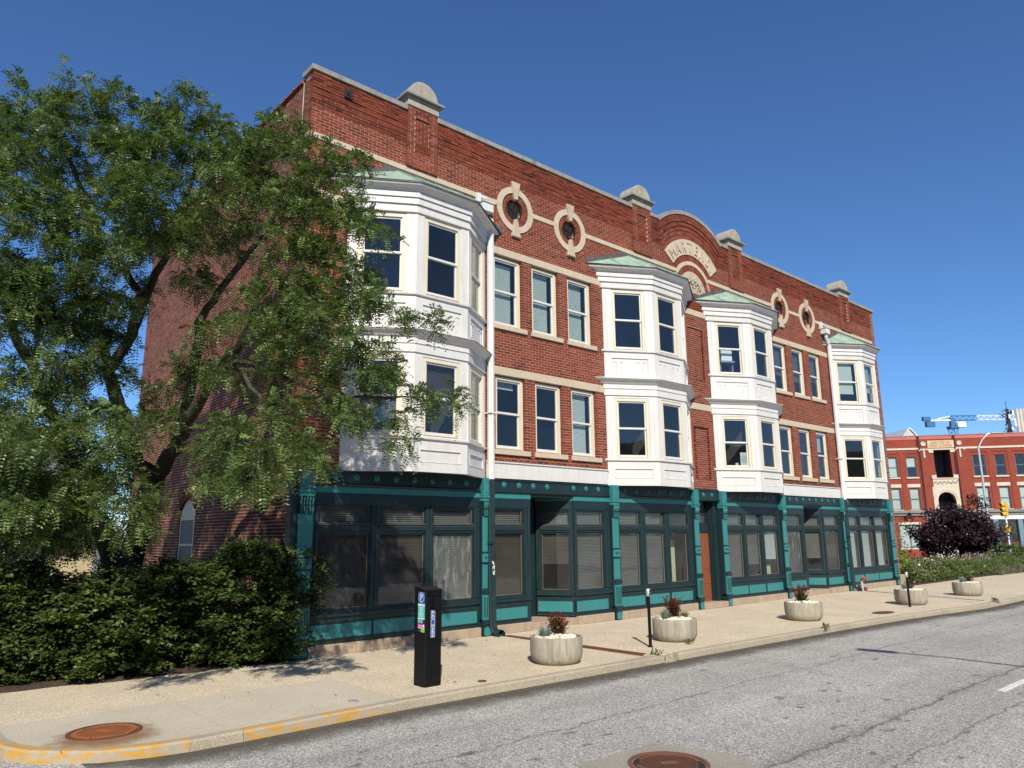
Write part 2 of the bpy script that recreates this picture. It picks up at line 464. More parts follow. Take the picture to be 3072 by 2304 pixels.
def leafmat(name, c1, c2, trans=.35, gloss=.35, tc=None):
    t = NT(name)
    at_ = t.n("ShaderNodeAttribute", attribute_name="rnd")
    col = t.mix(at_.outputs["Fac"], c1, c2)
    col = t.mix(1.0, col, t.ramp(t.noise(.9, 4), [(.3, .8), (.7, 1.15)]), 'MULTIPLY')
    t.color(col).rough(.42).spec(gloss)
    tl = t.n("ShaderNodeBsdfTranslucent")
    t.l(t.mix(1.0, col, tc or (1.5, 1.7, .55), 'MULTIPLY'), tl.inputs["Color"])
    mx = t.n("ShaderNodeMixShader"); mx.inputs[0].default_value = trans
    t.l(t.b.outputs[0], mx.inputs[1]); t.l(tl.outputs[0], mx.inputs[2]); t.l(mx.outputs[0], t.out.inputs["Surface"])
    return t.m
MAT['leaf'] = leafmat("locust_leaf", (.032, .056, .016), (.195, .265, .08), .26)
MAT['leaf_hedge'] = leafmat("hedge_leaf", (.018, .034, .009), (.125, .17, .042), .26, .3)
MAT['leaf_back'] = leafmat("far_tree_leaf", (.05, .07, .02), (.11, .14, .04))
MAT['leaf_purple'] = leafmat("purple_leaf", (.016, .009, .012), (.05, .028, .03), .15, .35, (1.3, .7, .8))
MAT['leaf_bed'] = leafmat("bed_leaf", (.05, .08, .02), (.17, .21, .06))
MAT['leaf_lime'] = leafmat("lime_shrub_leaf", (.1, .14, .02), (.3, .33, .07))
MAT['leaf_grey'] = leafmat("grey_green_leaf", (.1, .115, .07), (.2, .21, .13))
MAT['leaf_plant'] = leafmat("planter_leaf", (.04, .06, .02), (.1, .12, .045))
MAT['fescue'] = leafmat("blue_fescue", (.2, .25, .24), (.34, .4, .39), .2)
MAT['sedge'] = leafmat("brown_sedge", (.12, .1, .06), (.26, .21, .13), .2)
MAT['red_petal'] = leafmat("red_petal", (.1, .005, .007), (.27, .012, .018), .2, .3, (1.2, .6, .6))
MAT['pink_petal'] = leafmat("pink_petal", (.42, .15, .23), (.6, .38, .43), .2, .3, (1, .8, .8))
MAT['white_petal'] = leafmat("white_petal", (.6, .56, .55), (.75, .72, .7), .2, .3, (1, 1, 1))
MAT['bark'] = simple("dark_furrowed_bark", (.055, .042, .033), .5, 14, .95, 1.0, 22, .03)
MAT['twig'] = simple("grey_twig", (.12, .1, .08), .4, 14, .9, .3, 40)
MAT['pebble'] = simple("white_river_pebbles", (.62, .57, .47), .3, 18, .8, .2, 60)
MAT['soil'] = simple("pale_gravel_bed", (.42, .37, .29), .35, 30, .95, .8, 60, .02)
def flat(name, c, rough=.5): return simple(name, c, .04, 8, rough, 0)
MAT['sign_blue'] = flat("sign_blue", (.02, .07, .3), .35)
MAT['sign_white'] = flat("sign_white", (.82, .83, .84), .4)
MAT['sign_teal'] = flat("sign_teal", (.1, .45, .4), .4)
MAT['sign_pink'] = flat("sign_magenta", (.5, .04, .28), .4)
MAT['sign_green'] = flat("sign_green", (.2, .5, .07), .4)
MAT['metal_grey'] = simple("grey_metal", (.42, .43, .44), .1, 8, .4, 0, metal=.4)
MAT['galv'] = simple("galvanised_steel", (.5, .5, .49), .12, 6, .45, .1, 60, metal=.5)
MAT['paper'] = flat("pale_paper", (.62, .66, .6), .8)
MAT['ink'] = flat("dark_ink", (.03, .03, .03), .8)
MAT['spray'] = flat("white_spray_paint", (.75, .77, .76), .7)

# ------------------------------------------------------------------ setting
def structure(o): o["kind"] = "structure"; return o
ROAD_Z = -0.12
mb = MB(); mb.add([(-3500, -3500, -.16), (3500, -3500, -.16), (3500, 3500, -.16), (-3500, 3500, -.16)], [(0, 1, 2, 3)])
structure(mb.build("ground", MAT['earth']))
mb = MB(); mb.add([(-80, -60, ROAD_Z), (130, -60, ROAD_Z), (130, 60, ROAD_Z), (-80, 60, ROAD_Z)], [(0, 1, 2, 3)])
structure(mb.build("road", MAT['asphalt']))

def kerb_y(x):                       # line of the kerb edge along the street
    pts = [(-2.6, -4.36), (0, -4.30), (5, -4.45), (12, -4.62), (16, -4.85), (20, -5.35), (26, -5.3), (56, -5.8)]
    for (a, ya), (b, yb) in zip(pts, pts[1:]):
        if x <= b: return ya + (yb - ya) * (x - a) / (b - a)
    return pts[-1][1]
# corner of the kerb at the alley
CORNER = [(-4.72, 14.0), (-4.72, 4.0), (-4.72, -1.6), (-4.68, -2.9), (-4.6, -3.25), (-4.45, -3.55), (-4.2, -3.85), (-3.85, -4.12), (-3.4, -4.28), (-3.02, -4.35)]
XEND = 54.0
line = CORNER + [(x, kerb_y(x)) for x in (-2.42, -1.2, -.1, 1.2, 2.6, 4.0, 5.22)]
line2 = [(x, kerb_y(x)) for x in [5.75] + list(np.arange(7.2, XEND, 1.7))]
KW = .16
walk = empty("sidewalk", (0, 0, 0)); structure(walk)
# bed below the slabs
bed_poly = [(p[0] + (KW if i < 3 else KW * .7), p[1] + (0 if i < 3 else KW * .8)) for i, p in enumerate(CORNER)] + [(x, kerb_y(x) + KW * .9) for x in np.arange(-2.4, XEND + .1, 2.0)] + [(XEND, 14), ]
mb = MB(); mb.prism(bed_poly, lambda a, b, d: (a, b, d), -.155, -.022)
mb.build("slab_bed", MAT['kerb'], walk)
def slab(poly, mat, z=0.0):
    m = MB(); dz = random.uniform(-.003, .003)
    m.prism(poly, lambda a, b, d: (a, b, d + z + dz), -.03, 0)
    return m.build("slab", mat, walk)
G = .006
def inset(x0, x1, y0, y1): return [(x0 + G, y0 + G), (x1 - G, y0 + G), (x1 - G, y1 - G), (x0 + G, y1 - G)]
def edge_poly(x0, x1, ytop, n=5):
    xs = np.linspace(x0 + G, x1 - G, n)
    return [(x, kerb_y(x) + KW + G) for x in xs] + [(x1 - G, ytop - G), (x0 + G, ytop - G)]
# aggregate strip next to the wall and smooth slabs by the kerb (corner part)
YM = -2.1
for x0, x1 in ((-4.54, -2.53), (-2.53, -.17)):
    slab(inset(x0, x1, YM, 0.35 if x1 < -1 else 0.2), MAT['walk'])
cor = [(p[0] + KW + G, p[1]) if i < 4 else (p[0] + KW * .75, p[1] + KW * .75) for i, p in enumerate(CORNER)]
slab(cor[3:] + [(-2.53 - G, kerb_y(-2.5) + KW + G), (-2.53 - G, YM - G), (-4.56, YM - G)], MAT['walk_smooth'])
slab(edge_poly(-2.53, -.17, YM), MAT['walk_smooth'])
slab([(-4.56, 0.36), (-4.56, 14), (-4.2, 14), (-4.2, .36)], MAT['walk_smooth'])
xs_ = [-.17, 2.45, 4.98, 5.2, 7.9, 10.6, 13.3, 16.0, 18.7, 21.4, 24.1, 26.9, 29.7, 32.5, 35.3, 38.1, 40.9, 43.7, 46.5, 49.3, 52.1]
for i, (x0, x1) in enumerate(zip(xs_, xs_[1:])):
    if abs(x0 - 4.98) < .01: continue
    yb = 0.12 if x1 < 27.5 else -.62
    ym = YM - .1 * math.sin(i * 2.1)
    slab(inset(x0, x1, ym, yb), MAT['walk'])
    slab(edge_poly(x0, x1, ym), MAT['walk'] if i not in (9,) else MAT['walk_smooth'])
# kerb stones
kerb = empty("kerb", (0, 0, 0)); structure(kerb)
def kerb_piece(pts, mat, name="kerb_stone"):
    m = MB(); n = len(pts); P = [Vector((p[0], p[1], 0)) for p in pts]
    rows = []
    for i, p in enumerate(P):
        t = (P[min(i + 1, n - 1)] - P[max(i - 1, 0)]).normalized()
        nrm = Vector((-t.y, t.x, 0))          # towards the pavement (line runs so that it is on the left)
        dz = random.uniform(-.004, .004)
        rows.append([p + Vector((0, 0, -.15)), p + nrm * .012 + Vector((0, 0, -.02 + dz)), p + nrm * .035 + Vector((0, 0, .002 + dz)), p + nrm * KW + Vector((0, 0, .004)), p + nrm * KW + Vector((0, 0, -.15))])
    k = 5
    v = [tuple(q) for r in rows for q in r]; f = []
    for i in range(n - 1):
        for j in range(k - 1): f.append((i * k + j, i * k + j + 1, (i + 1) * k + j + 1, (i + 1) * k + j)[::-1])
    f.append(tuple(range(k))); f.append(tuple((n - 1) * k + j for j in range(k - 1, -1, -1)))
    m.add(v, f); return m.build(name, mat, kerb)
def shrink(a, b, g=.004):
    A, B = Vector(a), Vector(b); t = (B - A).normalized() * g
    return tuple(A + t), tuple(B - t)
kerb_piece(CORNER[:4], MAT['kerb']); kerb_piece(CORNER[3:], MAT['yellow_kerb'])
kerb_piece(shrink(CORNER[-1], (-2.42, kerb_y(-2.42))), MAT['kerb'])
pp = [(-2.415, kerb_y(-2.415)), (-1.2, kerb_y(-1.2)), (-.1, kerb_y(-.1))]
kerb_piece(pp, MAT['yellow_kerb'])
for a, b in zip(line[-6:], line[-5:]): kerb_piece(shrink(a, b), MAT['kerb'])
for a, b in zip(line2, line2[1:]): kerb_piece(shrink(a, b), MAT['kerb'])
# broken kerb rubble at the trench outlet
for k in range(7):
    m = MB(); x, y = 5.3 + .42 * random.random(), kerb_y(5.5) + .02 + .14 * random.random(); s = .03 + .05 * random.random()
    v = [(random.uniform(.6, 1) * s * math.cos(a), random.uniform(.6, 1) * s * math.sin(a)) for a in np.linspace(0, 2 * math.pi, 7)[:-1]]
    m.prism(v, lambda a, b, d: (x + a, y + b, d), -.12, -.12 + .03 + .09 * random.random()); m.build("kerb_rubble", MAT['kerb'], kerb)
# silt along the kerb
gx = list(np.arange(-4.0, XEND, .5)); gm = MB()
for x in gx:
    yk = kerb_y(x) if x > -3.0 else -4.35 + .5 * (-3.0 - x) ** 1.6
    gm.v += [(x, yk + .02, ROAD_Z + .005), (x, yk - .75, ROAD_Z + .004)]
gm.f = [(2 * i, 2 * i + 1, 2 * i + 3, 2 * i + 2) for i in range(len(gx) - 1)]
go = gm.build("gutter_silt", MAT['grime']); uvl = go.data.uv_layers.new(name="UVMap")
for poly in go.data.polygons:
    for li, vi in zip(poly.loop_indices, poly.vertices): uvl.data[li].uv = (vi % 2, .5)
structure(go)
# painted lane dashes
for k, x0 in enumerate((6.9, 16.0, 25.2)):
    mb = MB(); mb.box(x0, x0 + 3.0, -9.42, -9.31, ROAD_Z - .01, ROAD_Z + .004)
    structure(mb.build("lane_marking", simple("worn_white_road_paint_%d" % k, (.6, .6, .58), .3, 20, .8, .4, 80), None))
# mulch under the hedge
mb = MB()
nx, ny = 40, 14
vv = []; ff = []
for j in range(ny):
    for i in range(nx):
        x = -4.5 + 4.75 * i / (nx - 1); yf = -.02 + .32 * max(0, (-x - 2.4) / 2.1) + .05 * math.sin(x * 5)
        y = yf + (2.6 - yf) * j / (ny - 1)
        if x > -.05: y = min(max(y, .0), .32)
        vv.append((x, y, (-.001 if j == 0 else .035) + .03 * random.random() * (j > 0)))
for j in range(ny - 1):
    for i in range(nx - 1): ff.append((j * nx + i, j * nx + i + 1, (j + 1) * nx + i + 1, (j + 1) * nx + i))
mb.add(vv, ff); o = mb.build("mulch_bed", MAT['mulch'], None); structure(o)
mb = MB(); mb.box(-4.15, -.02, 2.4, 30, -.15, .01); structure(mb.build("lawn", simple("dry_lawn", (.06, .075, .025), .4, 5, .95, .8, 40, .03)))

# ------------------------------------------------------------------ the brick corner building
BLD = empty("brick_building", (0, 0, 0), 0, "long red brick building with white bay windows and teal shopfronts", "building")

CR = .0697          # brick course
BL = .213           # brick length
class Field:
    """running-bond brickwork; (u0,u1,z0,z1,proud)"""
    def __init__(s): s.b = []; s.m = []
def subtract(iv, cuts):
    out = [iv]
    for c0, c1 in cuts:
        nx = []
        for a, b in out:
            if c1 <= a or c0 >= b: nx.append((a, b)); continue
            if c0 > a: nx.append((a, c0))
            if c1 < b: nx.append((c1, b))
        out = nx
    return [i for i in out if i[1] - i[0] > .02]
def lay(u0, u1, z0, z1, cuts_fn, proud_fn=None, joint=.0115):
    bricks = []; mort = {}
    k = 0; z = z0
    mortar = []
    open_iv = {}
    while z < z1 - .02:
        zt = min(z + CR, z1)
        cuts = cuts_fn(z, zt)
        iv = subtract((u0, u1), cuts)
        off = (k % 2) * BL / 2
        for a, b in iv:
            n0 = math.floor((a - off) / BL); n1 = math.ceil((b - off) / BL)
            pts = [a] + [n * BL + off for n in range(n0, n1 + 1) if a + .06 < n * BL + off < b - .06] + [b]
            for p, q in zip(pts, pts[1:]):
                pr = proud_fn((p + q) / 2, (z + zt) / 2) if proud_fn else 0.0
                bricks.append((p + (joint / 2 if p > a + 1e-6 else 0), q - (joint / 2 if q < b - 1e-6 else 0), z + joint / 2, zt - joint / 2, pr))
        key = set((round(a, 4), round(b, 4)) for a, b in iv)
        for kk in list(open_iv):
            if kk not in key: mortar.append((kk[0], kk[1], open_iv.pop(kk), z))
        for kk in key:
            if kk not in open_iv: open_iv[kk] = z
        z = zt; k += 1
    for kk, zz in open_iv.items(): mortar.append((kk[0], kk[1], zz, z))
    return bricks, mortar

def brick_quads(B, mapper, depth=.1):
    """B (N,5) -> (N*5,4,3) quads for front + 4 sides; mapper(u,d,z) vectorised (d>0 inward)"""
    B = np.asarray(B, float); N = len(B)
    jit = RNG.uniform(-.0012, .0012, N)
    u0, u1, z0, z1 = B[:, 0], B[:, 1], B[:, 2], B[:, 3]; d0 = -B[:, 4] + jit; d1 = np.full(N, depth)
    C = lambda u, d, z: mapper(u, d, z)
    a, b, c, d = C(u0, d0, z0), C(u1, d0, z0), C(u1, d0, z1), C(u0, d0, z1)
    e, f, g, h = C(u0, d1, z0), C(u1, d1, z0), C(u1, d1, z1), C(u0, d1, z1)
    Q = np.stack([np.stack(q, 1) for q in ((a, b, c, d), (b, f, g, c), (e, a, d, h), (d, c, g, h), (e, f, b, a))], 1)
    rnd = np.repeat(np.clip(RNG.normal(.5, .19, N), 0, 1), 5)
    return Q.reshape(-1, 4, 3), rnd

AC = (13.50, 9.90)           # centre of the arched gable ornament
def arch_half(z):
    """half width of the zone taken out of the coursed brickwork around the arch ornament"""
    dz = z - AC[1]
    if dz <= 0: return 0
    best = 0
    if dz < 1.07: best = math.sqrt(1.07 ** 2 - dz * dz)
    for i in range(60):
        R = 1.07 + (2.64 - 1.07) * i / 59
        amin = 37.4 + (50.2 - 37.4) * max(0, (R - 1.81)) / .83
        if dz <= R:
            a = math.degrees(math.asin(dz / R))
            if a >= amin - .6: best = max(best, R * math.cos(math.radians(a)))
    return best
BAYS = [(.97, 2.22, 3.62, 4.72), (9.02, 10.33, 11.69, 12.93), (14.18, 15.54, 16.88, 18.25), (22.83, 24.0, 25.2, 26.45)]
WIN = []      # upper wall windows (x0,x1,z0,z1, kind)
for x in (4.99, 6.29, 7.61): WIN.append((x, x + .96, 7.29, 9.12))
for x in (5.05, 6.36, 7.66): WIN.append((x, x + .96, 4.20, 6.02))
for x in (18.36, 19.71, 21.04): WIN.append((x, x + .94, 7.29, 9.12))
for x in (18.36, 19.73, 21.06): WIN.append((x, x + .92, 4.16, 6.02))
OCULI = [(5.73, 10.47), (7.76, 10.46), (19.08, 10.50), (21.16, 10.50)]
POSTS = [(2.37, 3.21), (10.49, 11.37), (15.70, 16.55), (24.10, 25.0)]
FX1 = 27.1
def front_cuts(z0, z1):
    zm = (z0 + z1) / 2; cuts = []
    for x0, x1, a, b in WIN:
        if a < zm < b: cuts.append((x0, x1))
        if a - .12 < zm <= a: cuts.append((x0 - .05, x1 + .13))      # sill
    for L, F1_, F2_, R in BAYS:
        if zm < 9.66: cuts.append((L + .03, R - .03))
    for bz0, bz1 in ((6.02, 6.22), (9.12, 9.31), (10.43, 10.56)):
        if bz0 < zm < bz1: cuts.append((-.1, 28))
    for cx, cz in OCULI:
        if abs(zm - cz) < .6:
            h = math.sqrt(.6 ** 2 - (zm - cz) ** 2); cuts.append((cx - h, cx + h))
    h = arch_half(zm)
    if h: cuts.append((AC[0] - h, AC[0] + h))
    for p0, p1 in POSTS:
        if zm > 10.56: cuts.append((p0, p1))
    if zm < 3.89: cuts += [(4.95, 9.04), (18.27, 22.45)]
    return cuts
def front_proud(x, z):
    if z < 11.17: return 0.0
    if z < 11.24: return .010
    if z < 11.32: return .018
    if z < 11.38: return .030
    if z < 11.45: return .020
    if z < 11.52: return .034
    if z < 11.62: return .026
    return .046 if int(math.floor((x + .12) / .44)) % 2 == 0 else .032
bricks, mort = lay(0.0, FX1, 3.505, 11.965, front_cuts, front_proud)
# post bricks (with a sunk panel)
for p0, p1 in POSTS:
    def pr(x, z, p0=p0, p1=p1): return .065 if not (p0 + .21 < x < p1 - .21 and 10.97 < z < 11.87) else .015
    b2, m2 = lay(p0, p1, 10.56, 12.11, lambda a, b: [], pr)
    # split the panel edges
    bb = []
    for u0, u1, z0, z1, q in b2:
        for e0, e1 in subtract((u0, u1), [(p0 + .21, p1 - .21)]) if 10.97 < (z0 + z1) / 2 < 11.87 else [(u0, u1)]: bb.append((e0, e1, z0, z1, .065))
        if 10.97 < (z0 + z1) / 2 < 11.87:
            e0, e1 = max(u0, p0 + .21), min(u1, p1 - .21)
            if e1 - e0 > .02: bb.append((e0, e1, z0, z1, .018))
    bricks += bb; mort += [(a, b, c, min(d, 12.08)) for a, b, c, d in m2]
# sunk panels of the central strip: bricks pushed in
def sunk(b):
    u0, u1, z0, z1, q = b; xm, zm = (u0 + u1) / 2, (z0 + z1) / 2
    for a, c, e, f in ((13.08, 13.87, 7.0, 8.70), (13.10, 13.89, 3.82, 5.49)):
        if a < xm < c and e < zm < f: return (max(u0, a), min(u1, c), z0, z1, -.05)
    return b
nb = []
for b in bricks:
    s_ = sunk(b)
    if s_[4] == -.05:
        nb.append(s_)
        if s_[0] - b[0] > .03: nb.append((b[0], s_[0], b[2], b[3], 0))
        if b[1] - s_[1] > .03: nb.append((s_[1], b[1], b[2], b[3], 0))
    else: nb.append(b)
bricks = nb

front = MB()
for a, b, c, d in mort:
    front.box(a + (.012 if a < .001 else .004), b - .004, .003 if not (12.85 < a and b < 14.3) else .053, .30, c + .0005, d - .0005)
fw = front.build("front_wall", MAT['mortar'], BLD)
m = MB()
for z0_, z1_ in ((3.51, 6.015), (6.225, 9.115)):
    m.box(12.906, 13.072, .003, .0525, z0_, z1_); m.box(13.898, 14.146, .003, .0525, z0_, z1_)
for z0_, z1_ in ((3.51, 3.80), (5.505, 6.015), (6.225, 6.98), (8.715, 9.115)): m.box(13.073, 13.897, .003, .0525, z0_, z1_)
m.build("strip_mortar", MAT['mortar'], BLD)
# proud mortar faces behind the corbelling and posts
m = MB(); m.box(.02, 11.8, -.012, .0025, 11.25, 11.955); m.box(15.2, FX1 - .01, -.012, .0025, 11.30, 11.955)
for p0, p1 in POSTS:
    m.box(p0 + .003, p0 + .205, -.061, -.013, 10.57, 12.1); m.box(p1 - .205, p1 - .003, -.061, -.013, 10.57, 12.1)
    m.box(p0 + .206, p1 - .206, -.061, -.013, 10.57, 10.965); m.box(p0 + .206, p1 - .206, -.058, -.013, 11.875, 12.1)
m.build("corbel_backing", MAT['mortar'], BLD)

BA = np.array(bricks)
full = np.where((BA[:, 1] - BA[:, 0] > BL - .018) & (np.abs(BA[:, 4]) < 1e-6) & (BA[:, 3] - BA[:, 2] > CR - .016))[0]
dist = np.hypot(np.hypot((BA[full, 0] + .1) - CAM.x, -CAM.y), BA[full, 2] - CAM.z)
pick = full[np.argsort(dist)[:300]]
mask = np.ones(len(BA), bool); mask[pick] = False
fmap = lambda u, d, z: np.stack([u, d, z], -1)
Q, rnd = brick_quads(BA[mask], fmap)
tag(link_mesh("brick_field", quads_mesh("brick_field", Q, MAT['brick'], 4, rnd), fw), kind="stuff")
variants = []
for i in range(14):
    q, r = brick_quads([(0, BL - .0115, 0, CR - .0115, 0)], fmap)
    me = quads_mesh("brick", q, MAT['brick'], 4, np.full(5, (i + .5) / 14 * .8 + .1)); variants.append(me)
for n, i in enumerate(pick):
    link_mesh("brick", variants[random.randrange(14)], fw, (BA[i, 0], 0, BA[i, 2]))

# radial bricks: arch rings and oculus rings
def radial(cx, cz, r0, r1, a0, a1, n, proud, name, mat, parent, depth=.1, gap=.008):
    V = []; R = []
    for k in range(n):
        t0 = a0 + (a1 - a0) * k / n; t1 = a0 + (a1 - a0) * (k + 1) / n
        ga = gap / 2 / ((r0 + r1) / 2)
        t0 += ga; t1 -= ga; j = random.uniform(-.0025, .0025) - proud
        P = lambda r, t, d: (cx + r * math.cos(t), d, cz + r * math.sin(t))
        ra, rb = r0 + gap / 2, r1 - gap / 2
        a, b, c, d = P(ra, t1, j), P(ra, t0, j), P(rb, t0, j), P(rb, t1, j)
        e, f, g, h = P(ra, t1, depth), P(ra, t0, depth), P(rb, t0, depth), P(rb, t1, depth)
        V += [(a, b, c, d), (b, f, g, c), (e, a, d, h), (d, c, g, h), (e, f, b, a)]
        R += [min(1, max(0, random.gauss(.5, .25)))] * 5
    return V, R
V = []; R = []
D2R = math.pi / 180
nc = 11
for i in range(nc):                                   # curved courses between inscription and coping
    r0 = 1.81 + .83 * i / nc; r1 = 1.81 + .83 * (i + 1) / nc; am = 37.4 + 12.8 * (i + .5) / nc
    n = int((180 - 2 * am) * D2R * r1 / BL); off = (i % 2) * .5 * (180 - 2 * am) / n
    pr_ = (0, 0, .008, 0, .018, .006, .03, .016, .046, .046, .046)[i]
    v, r = radial(AC[0], AC[1], r0, r1, (am + off * .0) * D2R, (180 - am) * D2R, n + (i % 2), pr_, '', None, None); V += v; R += r
v, r = radial(AC[0], AC[1], 1.07, 1.28, 37.4 * D2R, 142.6 * D2R, 34, .004, '', None, None); V += v; R += r
v, r = radial(AC[0], AC[1], .73, .93, 0, math.pi, 36, .004, '', None, None); V += v; R += r
for cx, cz in OCULI:
    v, r = radial(cx, cz, .37, .455, 0, 2 * math.pi, 34, .002, '', None, None); V += v; R += r
    v, r = radial(cx, cz, .285, .37, 0, 2 * math.pi, 30, .002, '', None, None); V += v; R += r
tag(link_mesh("arch_bricks", quads_mesh("arch_bricks", np.array(V), MAT['brick_arch'], 4, np.array(R)), fw), kind="stuff")
def ringsec(m, cx, cz, r0, r1, a0, a1, n, y0, y1):
    v = []
    for k in range(n + 1):
        t = a0 + (a1 - a0) * k / n; c, s_ = math.cos(t), math.sin(t)
        v += [(cx + r0 * c, y0, cz + r0 * s_), (cx + r1 * c, y0, cz + r1 * s_), (cx + r1 * c, y1, cz + r1 * s_), (cx + r0 * c, y1, cz + r0 * s_)]
    f = []
    for k in range(n):
        for j in range(4): f.append((k * 4 + j, k * 4 + (j + 1) % 4, (k + 1) * 4 + (j + 1) % 4, (k + 1) * 4 + j))
    f += [(3, 2, 1, 0), (n * 4, n * 4 + 1, n * 4 + 2, n * 4 + 3)]
    return m.add(v, f)
m = MB()
ringsec(m, AC[0], AC[1], 1.0, 2.62, 37.6 * D2R, 142.4 * D2R, 40, .003, .3)
ringsec(m, AC[0], AC[1], .728, 1.06, 0.01, math.pi - .01, 30, .0035, .29)
for cx, cz in OCULI: 
    mo = MB(); ringsec(mo, cx, cz, .29, .58, 0, 2 * math.pi, 40, .0035, .3); mo.build("oculus_mortar", MAT['mortar'], BLD)
m.build("arch_mortar", MAT['mortar'], BLD)

# stone trim -----------------------------------------------------------
def stones(name, x0, x1, z0, z1, y0, y1, mat, n):
    for k in range(n):
        a, b = x0 + (x1 - x0) * k / n, x0 + (x1 - x0) * (k + 1) / n
        MB().box(a + (.002 if k else 0), b - (.002 if k < n - 1 else 0), y0, y1, z0, z1).build(name, mat, BLD, bevel=.006)
def band(x0, x1, n): stones("stringcourse_stone", x0, x1, 10.43, 10.56, -.022, .2, MAT['lime'], n)
band(-.022, 2.37, 2); band(2.372, 5.11, 3); band(6.35, 7.14, 1); band(8.38, 12.62, 4); band(14.38, 18.46, 4); band(19.70, 20.54, 1); band(21.78, FX1, 5)
for x0, x1, n in ((-.012, .99, 1), (4.70, 9.04, 3), (12.91, 14.2, 2), (18.23, 22.85, 4), (26.43, FX1, 1)):
    stones("lintel_stone", x0, x1, 9.12, 9.31, -.012, .25, MAT['lime'], n)
    stones("lintel_stone", x0, x1, 6.02, 6.22, -.012, .25, MAT['lime'], n)
for x0, x1, a, b in WIN: MB().box(x0 - .05, x1 + .13, -.055, .22, a - .125, a - .004).build("sill_stone", MAT['lime'], BLD, bevel=.006)
for cx, cz in OCULI:
    for k in range(4):
        m = MB(); ringsec(m, cx, cz, .455, .62, k * math.pi / 2 + .006, (k + 1) * math.pi / 2 - .006, 12, -.03, .15); m.build("oculus_ring_stone", MAT['lime'], BLD, smooth=True)
    for sg in (1, -1):
        m = MB(); m.prism([(-.05, .27 * sg), (.05, .27 * sg), (.15, .76 * sg), (-.15, .76 * sg)][::sg], lambda a, b, d: (cx + a, d, cz + b), -.075, .1)
        m.build("keystone", MAT['rockface'], BLD, bevel=.012)
    m = MB()                                             # scrolled iron grille
    ringsec(m, cx, cz, .262, .285, 0, 2 * math.pi, 28, .05, .09)
    for q in range(6):
        t0 = q * math.pi / 3 + .3
        for sgn in (1, -1):
            pts = []
            for i in range(15):
                s_ = i / 14; rr = .085 * (1 - s_ * .82); th = sgn * s_ * 8.5
                cxx = .155; pts.append((cx + math.cos(t0) * cxx + rr * math.cos(t0 + th + 2.2 * sgn) , .07, cz + math.sin(t0) * cxx + rr * math.sin(t0 + th + 2.2 * sgn)))
            m.tube(pts, .0085, 5)
        m.tube([(cx, .07, cz), (cx + .27 * math.cos(t0 + .52), .07, cz + .27 * math.sin(t0 + .52))], .008, 5)
    m.build("iron_grille", MAT['iron'], BLD)
    MB().box(cx - .33, cx + .33, .301, .32, cz - .33, cz + .33).build("oculus_back", MAT['interior'], BLD)
# inscription ring and inner arch stones
for k, (a0, a1) in enumerate(((37.4, 75), (75, 105), (105, 142.6))):
    m = MB(); ringsec(m, AC[0], AC[1], 1.285, 1.805, (a0 + .1) * D2R, (a1 - .1) * D2R, 14, -.03, .15); m.build("inscription_stone", MAT['lime'], BLD)
letters = MB()
for i, ch in enumerate("MARTENS."):
    th = (133 - i * 13.1) * D2R
    if ch == '.': th = (44.0) * D2R
    v, f = text_geo(ch, .50, .02)
    rr = 1.375
    ux = Vector((math.sin(th), 0, -math.cos(th))); uz = Vector((math.cos(th), 0, math.sin(th)))
    letters.add([tuple(Vector((AC[0], -.045, AC[1])) + uz * (rr + p[1]) + ux * (p[0] * .78) + Vector((0, -p[2], 0))) for p in v], f)
letters.build("raised_lettering", MAT['lime'], BLD)
m = MB(); ringsec(m, AC[0], AC[1], .935, 1.065, .55, math.pi - .55, 28, -.022, .15); m.build("arch_band_stone", MAT['lime'], BLD)
m = MB(); ringsec(m, AC[0], AC[1], .02, .725, .0, math.pi, 22, -.004, .2); tym = m.build("tympanum_stone", MAT['rockface'], BLD)
m = MB()
for k in range(26):
    t = random.uniform(.1, 3.04); r = random.uniform(.12, .66); s_ = random.uniform(.04, .1)
    pts = [(AC[0] + r * math.cos(t) + s_ * random.uniform(.6, 1) * math.cos(a), AC[1] + r * math.sin(t) + s_ * random.uniform(.5, .9) * math.sin(a)) for a in np.linspace(0, 2 * math.pi, 7)[:-1]]
    if min(p[1] for p in pts) < AC[1] + .01 or max(math.hypot(p[0] - AC[0], p[1] - AC[1]) for p in pts) > .71: continue
    m.prism(pts, lambda a, b, d: (a, d, b), -.003, -.004 - random.uniform(.015, .06))
ringsec(m, AC[0], AC[1], .40, .45, .05, math.pi - .05, 20, -.07, -.003)
m.build("carved_relief", MAT['rockface'], BLD)
# coping -----------------------------------------------------------------
def coping(x0, x1, n):
    for k in range(n):
        a, b = x0 + (x1 - x0) * k / n, x0 + (x1 - x0) * (k + 1) / n
        MB().box(a, b - .005, -.075, .42, 11.967, 12.095).build("coping_stone", MAT['coping'], BLD, bevel=.01)
coping(-.05, 2.37, 2); coping(3.21, 10.49, 5); coping(11.37, 11.74, 1); coping(15.26, 15.70, 1); coping(16.55, 24.10, 5); coping(25.0, 27.52, 2)
for k in range(5):
    a0, a1 = 50.2 + 79.6 * k / 5, 50.2 + 79.6 * (k + 1) / 5
    m = MB(); ringsec(m, AC[0], AC[1], 2.645, 2.775, (a0 + .1) * D2R, (a1 - .1) * D2R, 8, -.075, .42); m.build("coping_stone", MAT['coping'], BLD)
m = MB(); ringsec(m, AC[0], AC[1], 1.9, 2.64, 48 * D2R, 132 * D2R, 24, .3, .38); m.box(0.02, 27.4, .31, .37, 11.0, 11.96); m.build("parapet_back", MAT['mortar'], BLD)
